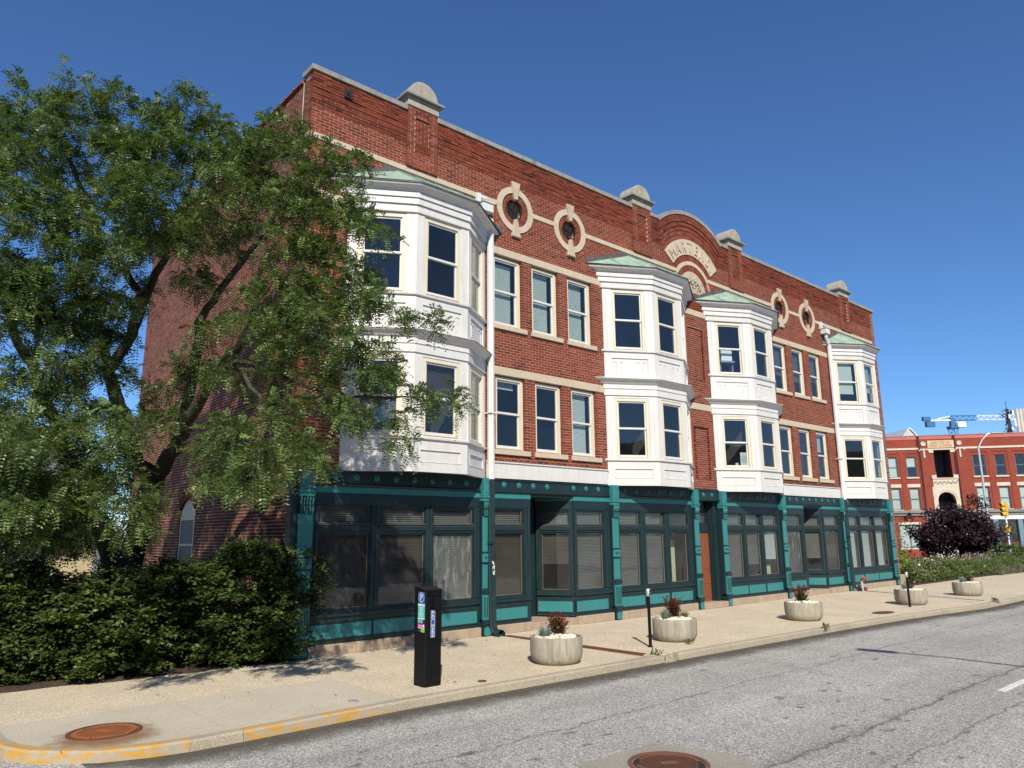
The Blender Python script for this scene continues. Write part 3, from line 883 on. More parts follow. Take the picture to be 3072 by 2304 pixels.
for p0, p1 in POSTS:
    c = (p0 + p1) / 2; w = (p1 - p0) / 2
    MB().box(p0 - .02, p1 + .02, -.09, .46, 12.11, 12.27).build("post_cap_block", MAT['cap'], BLD, bevel=.008)
    m = MB(); m.box(p0 - .06, p1 + .06, -.13, .5, 12.27, 12.33); m.box(p0 - .12, p1 + .12, -.19, .55, 12.33, 12.40); m.box(p0 - .05, p1 + .05, -.12, .48, 12.40, 12.43)
    m.build("post_cornice", MAT['coping'], BLD, bevel=.012)
    prof = [(math.cos(a) * (w - .02), 12.43 + math.sin(a) * .40) for a in np.linspace(0, math.pi, 20)]
    m = MB(); m.prism(prof[::-1], lambda a, b, d: (c + a, d, b), -.10, .46); m.build("post_dome", MAT['cap'], BLD, bevel=.012)
# iron tie plate and its star
MB().box(.72, .92, -.075, -.0465, 11.62, 11.83).build("tie_plate", MAT['iron'], BLD, bevel=.004)
m = MB(); m.tube([(.80, -.09, 11.775), (.765, -.095, 11.73), (.84, -.09, 11.66)], .012, 5); m.build("tie_hook", MAT['iron'], BLD)

# right end pier of older brown brick --------------------------------------
b2, m2 = lay(FX1 + .004, 27.45, 0.42, 11.96, lambda a, b: [])
pier = MB()
for a, b, c, d in m2: pier.box(a + .004, b - .006, .003, .3, c, d)
po = pier.build("end_pier", MAT['mortar_pale'], BLD)
Q, rnd = brick_quads(b2, fmap); tag(link_mesh("pier_bricks", quads_mesh("pier_bricks", Q, MAT['brick_brown'], 4, rnd), po), kind="stuff")
MB().box(27.06, 27.62, -.16, .3, 0, .415).build("pier_footing", MAT['base'], BLD, bevel=.02)

# left side wall ------------------------------------------------------------
SW = (5.30, 6.47, 1.25, 2.93)
SDEPTH = 11.25
def side_cuts(z0, z1):
    zm = (z0 + z1) / 2; c = []
    if SW[2] < zm < SW[3]: c.append((SW[0], SW[1]))
    elif SW[3] <= zm < 3.12:
        h = .585 * math.sqrt(max(0, 1 - ((zm - SW[3]) / .19) ** 2)); c.append((5.885 - h - .03, 5.885 + h + .03))
    return c
sb, sm = lay(.106, SDEPTH, 0.0, 11.86, side_cuts)
smap = lambda u, d, z: np.stack([d, u, z], -1)
Q, rnd = brick_quads(sb, smap)
sw = MB()
for a, b, c, d in sm: sw.box(.003, .3, a + .005, b - .005, c, d)
so = sw.build("side_wall", MAT['mortar_pale'], BLD)
tag(link_mesh("side_bricks", quads_mesh("side_bricks", Q[:, ::-1], MAT['brick_side'], 4, rnd), so), kind="stuff")
V = []; R = []
for k in range(17):                                        # segmental brick hood
    t0, t1 = math.pi * (.22 + .56 * k / 17), math.pi * (.22 + .56 * (k + 1) / 17)
    cy, cz = 5.885, 2.43; j = -.03
    for r0, r1 in ((.70, .80), (.81, .90)):
        P = lambda r, t, d: (d, cy + r * math.cos(t), cz + r * math.sin(t))
        t0_, t1_ = t0 + .006, t1 - .006
        a, b, c, d = P(r0, t0_, j), P(r0, t1_, j), P(r1, t1_, j), P(r1, t0_, j); e, f, g, h = P(r0, t0_, .1), P(r0, t1_, .1), P(r1, t1_, .1), P(r1, t0_, .1)
        V += [(d, c, b, a), (c, g, f, b), (h, d, a, e), (h, g, c, d), (a, b, f, e)]; R += [random.random()] * 5
tag(link_mesh("hood_bricks", quads_mesh("hood_bricks", np.array(V), MAT['brick_side'], 4, np.array(R)), so), kind="stuff")
arc = [(SW[0], SW[2]), (SW[1], SW[2])] + [(5.885 + .585 * math.cos(a), SW[3] + .19 * math.sin(a)) for a in np.linspace(0, math.pi, 12)]
m = MB(); m.prism(arc, lambda a, b, d: (d, a, b), .05, .09); wso = m.build("side_window", MAT['cream'], BLD)
m = MB(); m.obox((0, 0, 0), (0, 1, 0), (1, 0, 0), (0, 0, 1), 5.42, 6.35, .04, .0495, 1.35, 2.66); m.build("pane", MAT['blind_grey'], wso)
m = MB()
for a, b, c, d in ((5.36, 5.42, 1.25, 2.7), (6.35, 6.41, 1.25, 2.7), (5.42, 6.35, 2.62, 2.7), (5.42, 6.35, 2.0, 2.05)): m.obox((0, 0, 0), (0, 1, 0), (1, 0, 0), (0, 0, 1), a, b, .015, .0495, c, d)
m.build("sash", MAT['cream'], wso)
# clay coping on the side parapet
for k in range(26):
    y = .43 + k * .416
    m = MB(); prof = [(.02 * 0 + .19 * math.cos(a), 11.87 + .115 * math.sin(a)) for a in np.linspace(0, math.pi, 9)]
    m.prism(prof, lambda a, b, d: (.13 + a, d, b), y, y + .405); m.box(-.085, .345, y + .36, y + .42, 11.865, 11.895); m.build("coping_tile", MAT['clay'], BLD)
m = MB(); m.tube([(-.002, .40, 11.85), (-.002, .42, 10.3)], .011, 6); m.build("mortar_seam", MAT['mortar_pale'], BLD)
# the far walls, roof and floors (seen through the glass as a dim inside)
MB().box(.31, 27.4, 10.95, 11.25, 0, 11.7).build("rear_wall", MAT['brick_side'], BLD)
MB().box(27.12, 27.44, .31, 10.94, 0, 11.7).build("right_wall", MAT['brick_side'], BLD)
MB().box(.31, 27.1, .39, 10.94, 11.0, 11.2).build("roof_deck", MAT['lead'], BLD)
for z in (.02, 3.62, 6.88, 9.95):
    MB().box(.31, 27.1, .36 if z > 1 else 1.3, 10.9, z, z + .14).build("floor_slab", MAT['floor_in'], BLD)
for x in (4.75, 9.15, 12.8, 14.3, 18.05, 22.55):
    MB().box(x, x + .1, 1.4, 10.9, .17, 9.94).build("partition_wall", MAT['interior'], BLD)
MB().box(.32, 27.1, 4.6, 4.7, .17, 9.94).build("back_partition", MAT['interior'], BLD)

# ------------------------------------------------------------------ windows (frame-local: o origin, t along, n outward)
def frame_at(A, B):
    A, B = Vector((A[0], A[1], 0)), Vector((B[0], B[1], 0)); t = (B - A).normalized(); n = Vector((t.y, -t.x, 0))
    return A, t, n, (B - A).length
UPZ = Vector((0, 0, 1))
def fb(m, F, u0, u1, n0, n1, z0, z1):
    return m.obox(F[0], F[1], -F[2], UPZ, u0, u1, -n1, -n0, z0, z1)
def blind(F, u0, u1, z0, z1, mat, parent, depth, pitch=.034, tilt=1.25, name="blind"):
    m = MB(); n = max(2, int((z1 - z0) / pitch)); w = pitch * 1.02
    dy = math.cos(tilt) * w / 2; dz = math.sin(tilt) * w / 2
    for k in range(n):
        z = z1 - (k + .5) * (z1 - z0) / n
        P = lambda u, d, zz: tuple(F[0] + F[1] * u - F[2] * (depth + d) + UPZ * zz)
        m.add([P(u0, -dy, z - dz), P(u1, -dy, z - dz), P(u1, dy, z + dz), P(u0, dy, z + dz)], [(0, 1, 2, 3)])
    fb(m, F, u0, u1, -depth - .02, -depth + .02, z1, z1 + .04)
    return tag(m.build(name, mat, parent), kind="stuff")
def sash_window(F, u0, u1, z0, z1, parent, rec=.08, casing=.09, top=None, blinds=None, name="window", glassmat='glass'):
    """double-hung window, casing + two sashes + two panes; parts hang on `parent`"""
    top = casing if top is None else top
    def rg(m, a, b, c, d, wx, w0, w1, n0, n1):
        fb(m, F, a, a + wx, n0, n1, c, d); fb(m, F, b - wx, b, n0, n1, c, d); fb(m, F, a + wx, b - wx, n0, n1, c, c + w0); fb(m, F, a + wx, b - wx, n0, n1, d - w1, d)
    m = MB(); rg(m, u0, u1, z0, z1, casing, casing * .55, top, -rec - .06, -rec)
    rg(m, u0 + casing * .55, u1 - casing * .55, z0 + casing * .3, z1 - top * .55, casing * .45 - .001, casing * .25 - .001, top * .45 - .001, -rec - .058, -rec + .014)
    w = m.build(name, MAT['cream'], parent)
    a, b, c, d = u0 + casing, u1 - casing, z0 + casing * .55, z1 - top
    zm = (c + d) / 2
    own = w if parent is BLD else parent
    m = MB(); rg(m, a, b, zm - .005, d, .035, .05, .04, -rec - .05, -rec - .02); m.build("upper_sash", MAT['white'], own)
    m = MB(); rg(m, a, b, c, zm + .03, .035, .06, .045, -rec - .085, -rec - .052); m.build("lower_sash", MAT['white'], own)
    g = MAT[glassmat]
    m = MB(); fb(m, F, a + .03, b - .03, -rec - .038, -rec - .033, zm + .04, d - .03); m.build("pane", g, own)
    m = MB(); fb(m, F, a + .03, b - .03, -rec - .070, -rec - .065, c + .05, zm - .01); m.build("pane", g, own)
    if blinds:
        zt, zb, mat = blinds
        blind(F, a + .02, b - (.02 if mat != 'blind_white' else .11), c + (d - c) * zb, c + (d - c) * zt, MAT[mat], own, rec + .14)  # white blinds stop short at right; the dark gap imitates the jamb's shadow
    return w
FRONT = frame_at((0, 0), (1, 0))
wb = [(.93, .0, 'blind_white'), (.96, .0, 'blind_white'), (.98, .0, 'blind_white'), (1.0, .88, 'blind_white'), None, (.97, .0, 'blind_white'),
      (.95, .35, 'blind_grey'), (.95, .3, 'blind_grey'), (.95, .4, 'blind_grey'), None, None, (.95, .6, 'blind_white')]
for (x0, x1, z0, z1), bl in zip(WIN, wb):
    sash_window(FRONT, x0 + .003, x1 - .003, z0, z1 - .03, BLD, .085, .10, .075, bl)
    MB().box(x0 + .003, x1 - .003, .1, .22, z1 - .03, z1 - .002).build("window_head", MAT['lead'], BLD)

# ------------------------------------------------------------------ bay windows
def offpoly(b, o):
    L, F1_, F2_, R = b; D = .75
    out = []
    A, B = Vector((L, 0)), Vector((F1_, -D)); t = (B - A).normalized(); nl = Vector((t.y, -t.x))
    C, E = Vector((F2_, -D)), Vector((R, 0)); t2 = (E - C).normalized(); nr = Vector((t2.y, -t2.x))
    def isect(P, d, Q, e):
        k = d.x * e.y - d.y * e.x; s_ = ((Q.x - P.x) * e.y - (Q.y - P.y) * e.x) / k; return P + d * s_
    a = A + nl * o; c = C + nr * o
    f = Vector((0, -D - o)); fx = Vector((1, 0))
    return [isect(a, t, Vector((0, .03)), fx), isect(a, t, f, fx), isect(c, t2, f, fx), isect(c, t2, Vector((0, .03)), fx)]
def loft(m, b, prof, cap0=False, cap1=False):
    """profile [(offset,z)] swept round the three faces"""
    P = [[(p.x, p.y, z) for p in offpoly(b, o)] for o, z in prof]
    v = [q for r in P for q in r]; f = []
    for i in range(len(P) - 1):
        for j in range(3): f.append((i * 4 + j, i * 4 + j + 1, (i + 1) * 4 + j + 1, (i + 1) * 4 + j))
    if cap0: f.append((3, 2, 1, 0))
    if cap1: n = (len(P) - 1) * 4; f.append((n, n + 1, n + 2, n + 3))
    return m.add(v, f)
def garland(F, uc, zc, w, h):
    m = MB()
    def blob(u, z, r, d=.6):
        c = F[0] + F[1] * u + UPZ * z + F[2] * .004
        pts = []
        for k in range(6): a = k * math.pi / 3; pts.append(tuple(c + F[1] * r * math.cos(a) + UPZ * r * math.sin(a)))
        b_ = len(m.v); m.v.extend(pts + [tuple(c + F[2] * r * d)]); m.f.extend([(b_ + k, b_ + (k + 1) % 6, b_ + 6) for k in range(6)])
    for i in range(15):
        s_ = -1 + 2 * i / 14; r = .034 - .013 * abs(s_)
        z = zc + h * .18 - h * .5 * (1 - s_ * s_)
        blob(uc + s_ * w * .3, z, r * 1.15); blob(uc + s_ * w * .3 + .012, z + .02, r * .8)
    for sg in (-1, 1):
        ux = uc + sg * w * .31
        for k in range(6): a = k * math.pi / 3; blob(ux + .036 * math.cos(a), zc + h * .27 + .03 * math.sin(a), .022)
        blob(ux, zc + h * .27, .018)
        P = lambda u, z: tuple(F[0] + F[1] * u + UPZ * z + F[2] * .008)
        for q in (-1, 1): m.tube([P(ux + q * .04, zc + h * .28), P(ux + q * .08, zc + h * .33), P(ux + q * .11, zc + h * .27), P(ux + q * .15, zc + h * .32)], .014, 5)
        m.tube([P(ux + sg * .03, zc + h * .2), P(ux + sg * .055, zc + h * .08), P(ux + sg * .03, zc - h * .03), P(ux + sg * .065, zc - h * .16), P(ux + sg * .045, zc - h * .26)], .014, 5)
    return m
bay_blinds = {(3, 1, 0): (.98, .22, 'blind_white'), (3, 1, 1): (.98, .3, 'blind_white'), (0, 0, 0): (.97, .05, 'blind_grey'), (0, 0, 1): (.97, .45, 'blind_brown'), (0, 1, 2): (.9, .3, 'blind_white'), (0, 0, 2): (.9, .35, 'blind_white')}
for bi, b in enumerate(BAYS):
    bay = empty("bay_window", (0, 0, 0), 0, None, None, None, BLD)
    L, F1_, F2_, R = b
    faces = [frame_at((L, 0), (F1_, -.75)), frame_at((F1_, -.75), (F2_, -.75)), frame_at((F2_, -.75), (R, 0))]
    m = MB()                                                # carcass: aprons, corner posts, friezes
    loft(m, b, [(-.10, 3.481), (0, 3.481), (0, 3.66)]); P0 = [(p.x, p.y, 3.4812) for p in offpoly(b, -.0005)]
    for z0, z1 in ((3.66, 4.15), (6.34, 7.22)):              # framed aprons
        lo, hi = (3.675, 3.945) if z0 < 5 else (6.47, 7.055)
        for F in faces:
            w = F[3]; e = .16 if w < 1.42 else .2
            fb(m, F, 0, e, -.08, 0, z0, z1); fb(m, F, w - e, w, -.08, 0, z0, z1); fb(m, F, e, w - e, -.08, 0, z0, lo); fb(m, F, e, w - e, -.08, 0, hi, z1)
    for z0, z1 in ((4.21, 5.90), (7.275, 9.06)):
        for F in faces:
            w = F[3]; e = (w - .99) / 2
            fb(m, F, 0, e, -.12, 0, z0, z1 + .09); fb(m, F, w - e, w, -.12, 0, z0, z1 + .09); fb(m, F, e, w - e, -.12, 0, z1 - .001, z1 + .089)
    m.build("bay_frame", MAT['white'], bay)
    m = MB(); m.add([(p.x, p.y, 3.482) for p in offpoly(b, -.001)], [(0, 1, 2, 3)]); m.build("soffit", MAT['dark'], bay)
    # corner beads and pilaster strips
    for z0, z1 in ((4.215, 5.895), (7.28, 9.055)):
        for F in faces:
            w = F[3]; e = (w - .99) / 2
            for s0, s1 in ((.012, e * .42), (e * .47, e - .012)):
                for a_, b_ in ((s0, s1), (w - s1, w - s0)):
                    m = MB(); fb(m, F, a_, b_, .0, .012, z0, z1); m.build("pilaster_strip", MAT['white'], bay, bevel=.003)
        for p in offpoly(b, .004)[1:3]: MB().tube([(p.x, p.y, z0), (p.x, p.y, z1)], .022, 8).build("corner_bead", MAT['white'], bay)
    # aprons: sunk panels and mouldings
    for z0, z1 in ((3.675, 3.945), (6.47, 7.055)):
        for F in faces:
            w = F[3]; e = .16 if w < 1.42 else .2
            m = MB(); fb(m, F, e, w - e, -.05, -.022, z0, z1); m.build("apron_panel", MAT['white'], bay)
            m = MB()
            for a_, b_, c_, d_ in ((e, e + .02, z0, z1), (w - e - .02, w - e, z0, z1), (e + .02, w - e - .02, z0, z0 + .02), (e + .02, w - e - .02, z1 - .02, z1)): fb(m, F, a_, b_, -.0215, .008, c_, d_)
            m.build("panel_moulding", MAT['white'], bay, bevel=.004)
            if z0 > 5:
                FF = (F[0] - F[2] * .026, F[1], F[2], F[3]); tag(garland(FF, w / 2, (z0 + z1) / 2, w - 2 * e, z1 - z0).build("garland", MAT['white'], bay, smooth=True), kind="stuff")
    # ledges
    m = MB(); loft(m, b, [(0, 4.145), (.045, 4.155), (.05, 4.19), (.02, 4.212), (-.12, 4.214)]); m.build("sill_ledge", MAT['white'], bay)
    m = MB(); loft(m, b, [(0, 7.215), (.045, 7.225), (.05, 7.26), (.02, 7.277), (-.12, 7.279)]); m.build("sill_ledge", MAT['white'], bay)
    # mid entablature and eave
    m = MB(); loft(m, b, [(0, 5.97), (.03, 5.97), (.03, 6.15), (.05, 6.155), (.05, 6.18), (.035, 6.19), (.035, 6.28), (.07, 6.30)]); m.build("entablature", MAT['white'], bay)
    m = MB(); loft(m, b, [(.055, 6.295), (.07, 6.30), (.10, 6.335), (.15, 6.385), (.185, 6.40), (.19, 6.425), (.02, 6.475), (-.02, 6.478)]); m.build("middle_eave", MAT['white'], bay)
    m = MB(); loft(m, b, [(.205, 6.42), (.205, 6.432), (.015, 6.485)]); m.build("eave_flashing", MAT['white'], bay)
    # top entablature: fluted frieze, fascias, cyma, eave
    m = MB(); loft(m, b, [(.0, 9.085), (.045, 9.09), (.045, 9.11), (.03, 9.115), (.03, 9.265), (.06, 9.27)]); m.build("frieze", MAT['white'], bay)
    m = MB()
    for F in faces:
        n = int(F[3] / .042)
        for k in range(n): u = (k + .5) * F[3] / n; fb(m, F, u - .011, u + .011, .0295, .043, 9.117, 9.263)
    tag(m.build("fluting", MAT['white'], bay), kind="stuff")
    m = MB(); loft(m, b, [(.055, 9.263), (.075, 9.267), (.075, 9.39), (.06, 9.395), (.06, 9.41), (.105, 9.415), (.105, 9.53), (.09, 9.535)]); m.build("fascia", MAT['white'], bay)
    m = MB(); loft(m, b, [(.085, 9.533), (.125, 9.542), (.145, 9.572), (.165, 9.592), (.21, 9.61), (.25, 9.632), (.262, 9.66), (.262, 9.68)]); m.build("cornice", MAT['white'], bay, smooth=True)
    m = MB(); loft(m, b, [(.262, 9.672), (.285, 9.674), (.285, 9.700), (.25, 9.705)]); m.build("drip_edge", MAT['lead'], bay)
    # copper hipped roof
    E_ = offpoly(b, .29); c = (F1_ + F2_) / 2; T0, T1 = (c - .79, .0, 10.36), (c + .79, .0, 10.36)
    ev = [(p.x, min(p.y, 0), 9.702) for p in E_]
    m = MB(); m.add([ev[0], ev[1], T0, ev[2], T1, ev[3]], [(0, 1, 2), (1, 3, 4, 2), (3, 5, 4)]); m.build("copper_roof", MAT['copper'], bay)
    lift = Vector((0, 0, .012))
    def seam(a, b_): MB().tube([Vector(a) + lift, Vector(b_) + lift], .014, 5).build("roof_seam", MAT['copper'], bay)
    seam(ev[1], T0); seam(ev[2], T1)
    for s_ in (.33, .66): seam(Vector(ev[1]).lerp(Vector(ev[2]), s_), Vector(T0).lerp(Vector(T1), s_))
    seam(Vector(ev[0]).lerp(Vector(ev[1]), .5), Vector(ev[0]).lerp(Vector(T0), .55)); seam(Vector(ev[3]).lerp(Vector(ev[2]), .5), Vector(ev[3]).lerp(Vector(T1), .55))
    for sgn, a_, t_ in ((1, ev[0], T0), (-1, ev[3], T1)):     # stepped flashing up the wall
        for k in range(5):
            s0, s1 = k / 5, (k + 1) / 5
            x0, x1 = a_[0] + (t_[0] - a_[0]) * s0, a_[0] + (t_[0] - a_[0]) * s1; zt = 9.71 + (10.35 - 9.71) * s1 + .06; zb = 9.69 + .65 * s0
            MB().box(min(x0, x1) + .001, max(x0, x1) + .012, -.016 - .001 * k, -.003, zb, min(zt, 10.425)).build("step_flashing", MAT['lead'], bay)
    MB().box(T0[0], T1[0], -.013, -.003, 10.33, 10.425).build("wall_flashing", MAT['lead'], bay)
    # sashes
    for st, (z0, z1) in enumerate(((4.214, 5.90), (7.279, 9.06))):
        for fi, F in enumerate(faces):
            w = F[3]; e = (w - .99) / 2
            sash_window(F, e + .001, w - e - .001, z0, z1, bay, .012, .085, .09, bay_blinds.get((bi, st, fi)), name="window_casing")
MB().box(4.76, 8.99, -.03, .31, 3.502, 3.885).build("white_band", MAT['white'], BLD, bevel=.006)
MB().box(4.74, 9.0, -.06, .2, 3.872, 3.902).build("band_flashing", MAT['white'], BLD)
MB().box(18.28, 22.8, -.03, .31, 3.472, 3.865).build("white_band", MAT['white'], BLD, bevel=.006)
MB().box(18.27, 22.81, -.06, .2, 3.852, 3.882).build("band_flashing", MAT['white'], BLD)
for x0, x1 in ((.02, .99), (12.91, 14.2), (26.43, 27.1)):
    MB().box(x0, x1, -.04, .05, 3.495, 3.53).build("brick_ledge", MAT['dark'], BLD)

# ------------------------------------------------------------------ shopfronts
def rosette(x, z, parent):
    m = MB()
    P = lambda r, a, d: (x + r * math.cos(a), -.04 - d, z + r * math.sin(a))
    n = 12; v = []
    for rr, d in ((.062, 0), (.066, .014), (.045, .022), (.036, .010), (.026, .012), (.022, .034), (.0, .04)):
        v += [P(rr * (1 + .10 * math.cos(6 * 2 * math.pi * k / n) * (rr > .04)), 2 * math.pi * k / n, d) for k in range(n)]
    f = [(i * n + k, i * n + (k + 1) % n, (i + 1) * n + (k + 1) % n, (i + 1) * n + k) for i in range(6) for k in range(n)]
    return m.add(v, f).build("rosette", MAT['teal'], parent, smooth=True)
def pilaster(x0, x1, z0=0.0):
    p = empty("pilaster", (0, 0, 0), 0, None, None, None, BLD); c = (x0 + x1) / 2; w = x1 - x0
    MB().box(x0, x1, -.10, .10, .90, 2.62).build("shaft", MAT['teal'], p, bevel=.004)
    m = MB(); m.box(x0 - .02, x1 + .02, -.07, .09, .2, 2.9); m.build("pilaster_side", MAT['dark'], p)
    m = MB(); m.box(x0 - .006, x1 + .006, -.15, .08, 3.08, 3.49); m.build("capital_block", MAT['teal'], p, bevel=.008)
    m = MB(); m.ring(x0 + .012, x1 - .012, -.16, -.1505, 3.15, 3.45, .032, .035); m.build("block_panel", MAT['teal'], p)
    m = MB(); m.box(x0 - .028, x1 + .028, -.17, .07, 3.03, 3.08); m.box(x0 - .014, x1 + .014, -.145, .07, 2.95, 3.03); m.build("capital_moulding", MAT['teal'], p, bevel=.008)
    m = MB(); m.box(x0, x1, -.125, .07, 2.62, 2.95); m.build("bracket", MAT['dark'], p)
    n = 5
    m = MB()
    for k in range(n):
        u = x0 + w * (k + .5) / n
        m.tube([(u, -.135, 2.94), (u, -.15, 2.90), (u - .008, -.14, 2.85), (u, -.128, 2.80)], [.011, .015, .013, .008], 6)
        m.box(u - .006, u + .006, -.139, -.1255, 2.62, 2.76)
    m.build("bracket_carving", MAT['teal'], p)
    MB().box(x0 - .006, x1 + .006, -.118, .06, 1.60, 1.80).build("mid_block", MAT['teal'], p, bevel=.004)
    m = MB(); m.box(x0 - .012, x1 + .012, -.125, .06, 1.795, 1.83); m.box(x0 - .012, x1 + .012, -.125, .06, 1.57, 1.605)
    for q in (-1, 1): m.prism([(c + q * w * .2 + .026 * math.cos(k * math.pi / 2), 1.7 + .03 * math.sin(k * math.pi / 2)) for k in range(4)], lambda a, b, d: (a, d, b), -.117, -.13)
    m.build("mid_trim", MAT['dark'], p)
    m = MB(); m.prism([(-.10, .90), (-.135, .90), (-.15, .94), (-.15, .985), (-.12, 1.02), (-.10, 1.03)], lambda a, b, d: (d, a, b), x0 - .015, x1 + .015); m.build("pedestal_cap", MAT['dark'], p)
    MB().box(x0 - .005, x1 + .005, -.12, .05, .35, .90).build("pedestal", MAT['teal'], p, bevel=.003)
    m = MB()
    for k in range(5): u = x0 + w * (k + .5) / 5; m.box(u - .009, u + .009, -.124, -.119, .40, .84)
    m.build("pedestal_flute", MAT['dark'], p)
    m = MB(); m.box(x0 - .02, x1 + .02, -.14, .05, .30, .355); m.prism([(-.05, .302), (-.14, .302), (-.145, .26), (-.115, .22), (-.05, .22)], lambda a, b, d: (d, a, b), x0 - .01, x1 + .01); m.build("plinth_moulding", MAT['dark'], p)
    MB().box(x0 + .0, x1 - .0, -.115, .05, -.003, .225).build("plinth", MAT['dark'], p)
    sh = [(-.4, .03), (-.05, .01), (.0, .0), (.05, .01), (.4, .03), (.42, .13), (.3, .19), (.16, .17), (0, .215), (-.16, .17), (-.3, .19), (-.42, .13)]
    m = MB(); m.prism([(c + a * w, b + .004) for a, b in sh], lambda a, b, d: (a, d, b), -.1145, -.135); m.build("shield", MAT['teal'], p)
    return p
PIL = [(.12, .42), (4.58, 4.80), (9.03, 9.26), (12.73, 12.93), (14.21, 14.43), (17.86, 18.08), (22.42, 22.64), (26.72, 26.98)]
for a, b in PIL: pilaster(a, b)
MB().box(-.02, .115, -.06, .13, 0.0, 3.5).build("corner_board", MAT['dark'], BLD)
MB().box(26.985, 27.095, -.05, .13, 0.0, 3.5).build("corner_board", MAT['dark'], BLD)

def shop_window(F, u0, u1, z0, z1, parent, glassm, rec=.05):
    m = MB()
    w = .035
    for a, b_, c, d in ((u0, u0 + w, z0, z1), (u1 - w, u1, z0, z1), (u0 + w, u1 - w, z0, z0 + w), (u0 + w, u1 - w, z1 - w, z1)): fb(m, F, a, b_, -rec - .02, -rec + .025, c, d)
    o = m.build("window_bead", MAT['dark'], parent)
    m = MB()
    for a, b_, c, d in ((u0 + w, u0 + w + .008, z0 + w, z1 - w), (u1 - w - .009, u1 - w, z0 + w, z1 - w), (u0 + w, u1 - w, z0 + w - .001, z0 + w + .011)): fb(m, F, a, b_, -rec - .018, -rec + .008, c, d)
    m.build("stop_bead", MAT['tan'], parent)
    m = MB(); fb(m, F, u0 + w, u1 - w, -rec - .012, -rec - .006, z0 + w, z1 - w); m.build("pane", MAT[glassm], parent)
def shopfront(F, u0, u1, wins, parent, hdr=True, panels=True, bl=None, glassm='shopglass', z_top=3.5):
    """frame with big lights, transoms, teal bulkhead panels"""
    m = MB()
    edges = [u0] + [e for w in wins for e in w] + [u1]
    for a, b_ in zip(edges[0::2], edges[1::2]): fb(m, F, a, b_, -.12, 0, .20, 2.83)
    for a, b_ in wins:
        fb(m, F, a, b_, -.12, 0, .20, .80); fb(m, F, a, b_, -.12, 0, 2.25, 2.42); fb(m, F, a, b_, -.12, 0, 2.80, 2.83)
    m.build("shop_frame", MAT['dark'], parent)
    m = MB()                                            # rounded mullion faces
    for i, (a, b_) in enumerate(zip(edges[0::2], edges[1::2])):
        if b_ - a > .1:
            for s_ in (.28, .72): fb(m, F, a + (b_ - a) * s_ - .022, a + (b_ - a) * s_ + .022, 0, .022, .83, 2.80)
    for a, b_ in wins: fb(m, F, a - .01, b_ + .01, 0, .03, 2.30, 2.385)
    m.build("mullion_moulding", MAT['dark'], parent, bevel=.008)
    m = MB()
    for a, b_ in wins: fb(m, F, a, b_, .001, .02, 2.425, 2.44); fb(m, F, a, b_, 0.0, .034, 2.386, 2.393)
    m.build("dusty_ledge", MAT['dust'], parent)
    m = MB(); fb(m, F, u0, u1, .0, .05, .69, .745); fb(m, F, u0, u1, .0, .03, .745, .775); m.build("shop_sill", MAT['dark'], parent, bevel=.006)
    for i, (a, b_) in enumerate(wins):
        g = glassm[i] if isinstance(glassm, (list, tuple)) else glassm
        shop_window(F, a, b_, .80, 2.25, parent, g); shop_window(F, a, b_, 2.42, 2.80, parent, 'shopglass')
        if bl and bl[i]:
            mt, zb, r = bl[i]; blind(F, a + .03, a + .03 + (b_ - a - .06) * r, .84 + 1.38 * zb, 2.22, MAT[mt], parent, .11, .036, 1.05); blind(F, a + .03, b_ - .03, 2.45, 2.76, MAT['blind_grey'], parent, .12, .04, 1.1)
    if panels:
        for a, b_ in wins:
            mid = .5 * (a + b_); h = (b_ - a) / 2 + .085
            a2, b2_ = max(mid - h, u0 + .04), min(mid + h, u1 - .04)
            m = MB(); fb(m, F, a2, b2_, .0, .012, .30, .56); m.build("bulkhead_panel", MAT['teal'], parent)
            m = MB()
            for q in ((a2 - .02, a2, .28, .58), (b2_, b2_ + .02, .28, .58), (a2, b2_, .28, .30), (a2, b2_, .56, .58)): fb(m, F, q[0], q[1], 0, .022, q[2], q[3])
            m.build("panel_moulding", MAT['dark'], parent)
    if hdr:
        m = MB(); fb(m, F, u0, u1, -.12, .012, 2.83, 3.04); m.build("header_board", MAT['dark'], parent)
        m = MB(); fb(m, F, u0, u1, -.12, .02, 3.042, 3.165); m.build("teal_band", MAT['teal'], parent)
shopA = empty("shopfront", (0, 0, 0), 0, None, None, None, BLD)
shopfront(FRONT, .44, 4.56, [(.57, 1.73), (1.93, 3.08), (3.27, 4.39)], shopA, bl=[('blind_brown', 0, 1), ('blind_brown', 0, 1), ('blind_grey', 0, 1)], glassm=['shopglass', 'shopglass', 'streakglass'])
shopB = empty("shopfront", (0, 0, 0), 0, None, None, None, BLD)
shopfront(FRONT, 4.82, 6.13, [(5.0, 5.91)], shopB, bl=[('blind_brown', 0, 1)])
shopfront(FRONT, 7.62, 9.01, [(7.74, 8.76)], shopB, bl=[('blind_grey', 0, 1)])
SL = frame_at((7.08, .86), (7.615, .0)); shopfront(SL, .02, SL[3] - .015, [(.14, SL[3] - .1)], shopB, bl=[('blind_brown', .45, 1)])
SLb = frame_at((6.13, .0), (6.13 + .001, .9))
shopC = empty("shopfront", (0, 0, 0), 0, None, None, None, BLD)
shopfront(FRONT, 9.28, 12.71, [(9.40, 10.27), (10.52, 11.37), (11.62, 12.47)], shopC, bl=[('blind_grey', 0, 1), ('blind_grey', 0, 1), None])
shopD = empty("shopfront", (0, 0, 0), 0, None, None, None, BLD)
shopfront(FRONT, 14.45, 17.84, [(14.56, 15.47), (15.68, 16.52), (16.76, 17.62)], shopD, bl=[('blind_grey', 0, 1), ('blind_grey', .25, 1), ('blind_white', .35, 1)])
shopE = empty("shopfront", (0, 0, 0), 0, None, None, None, BLD)
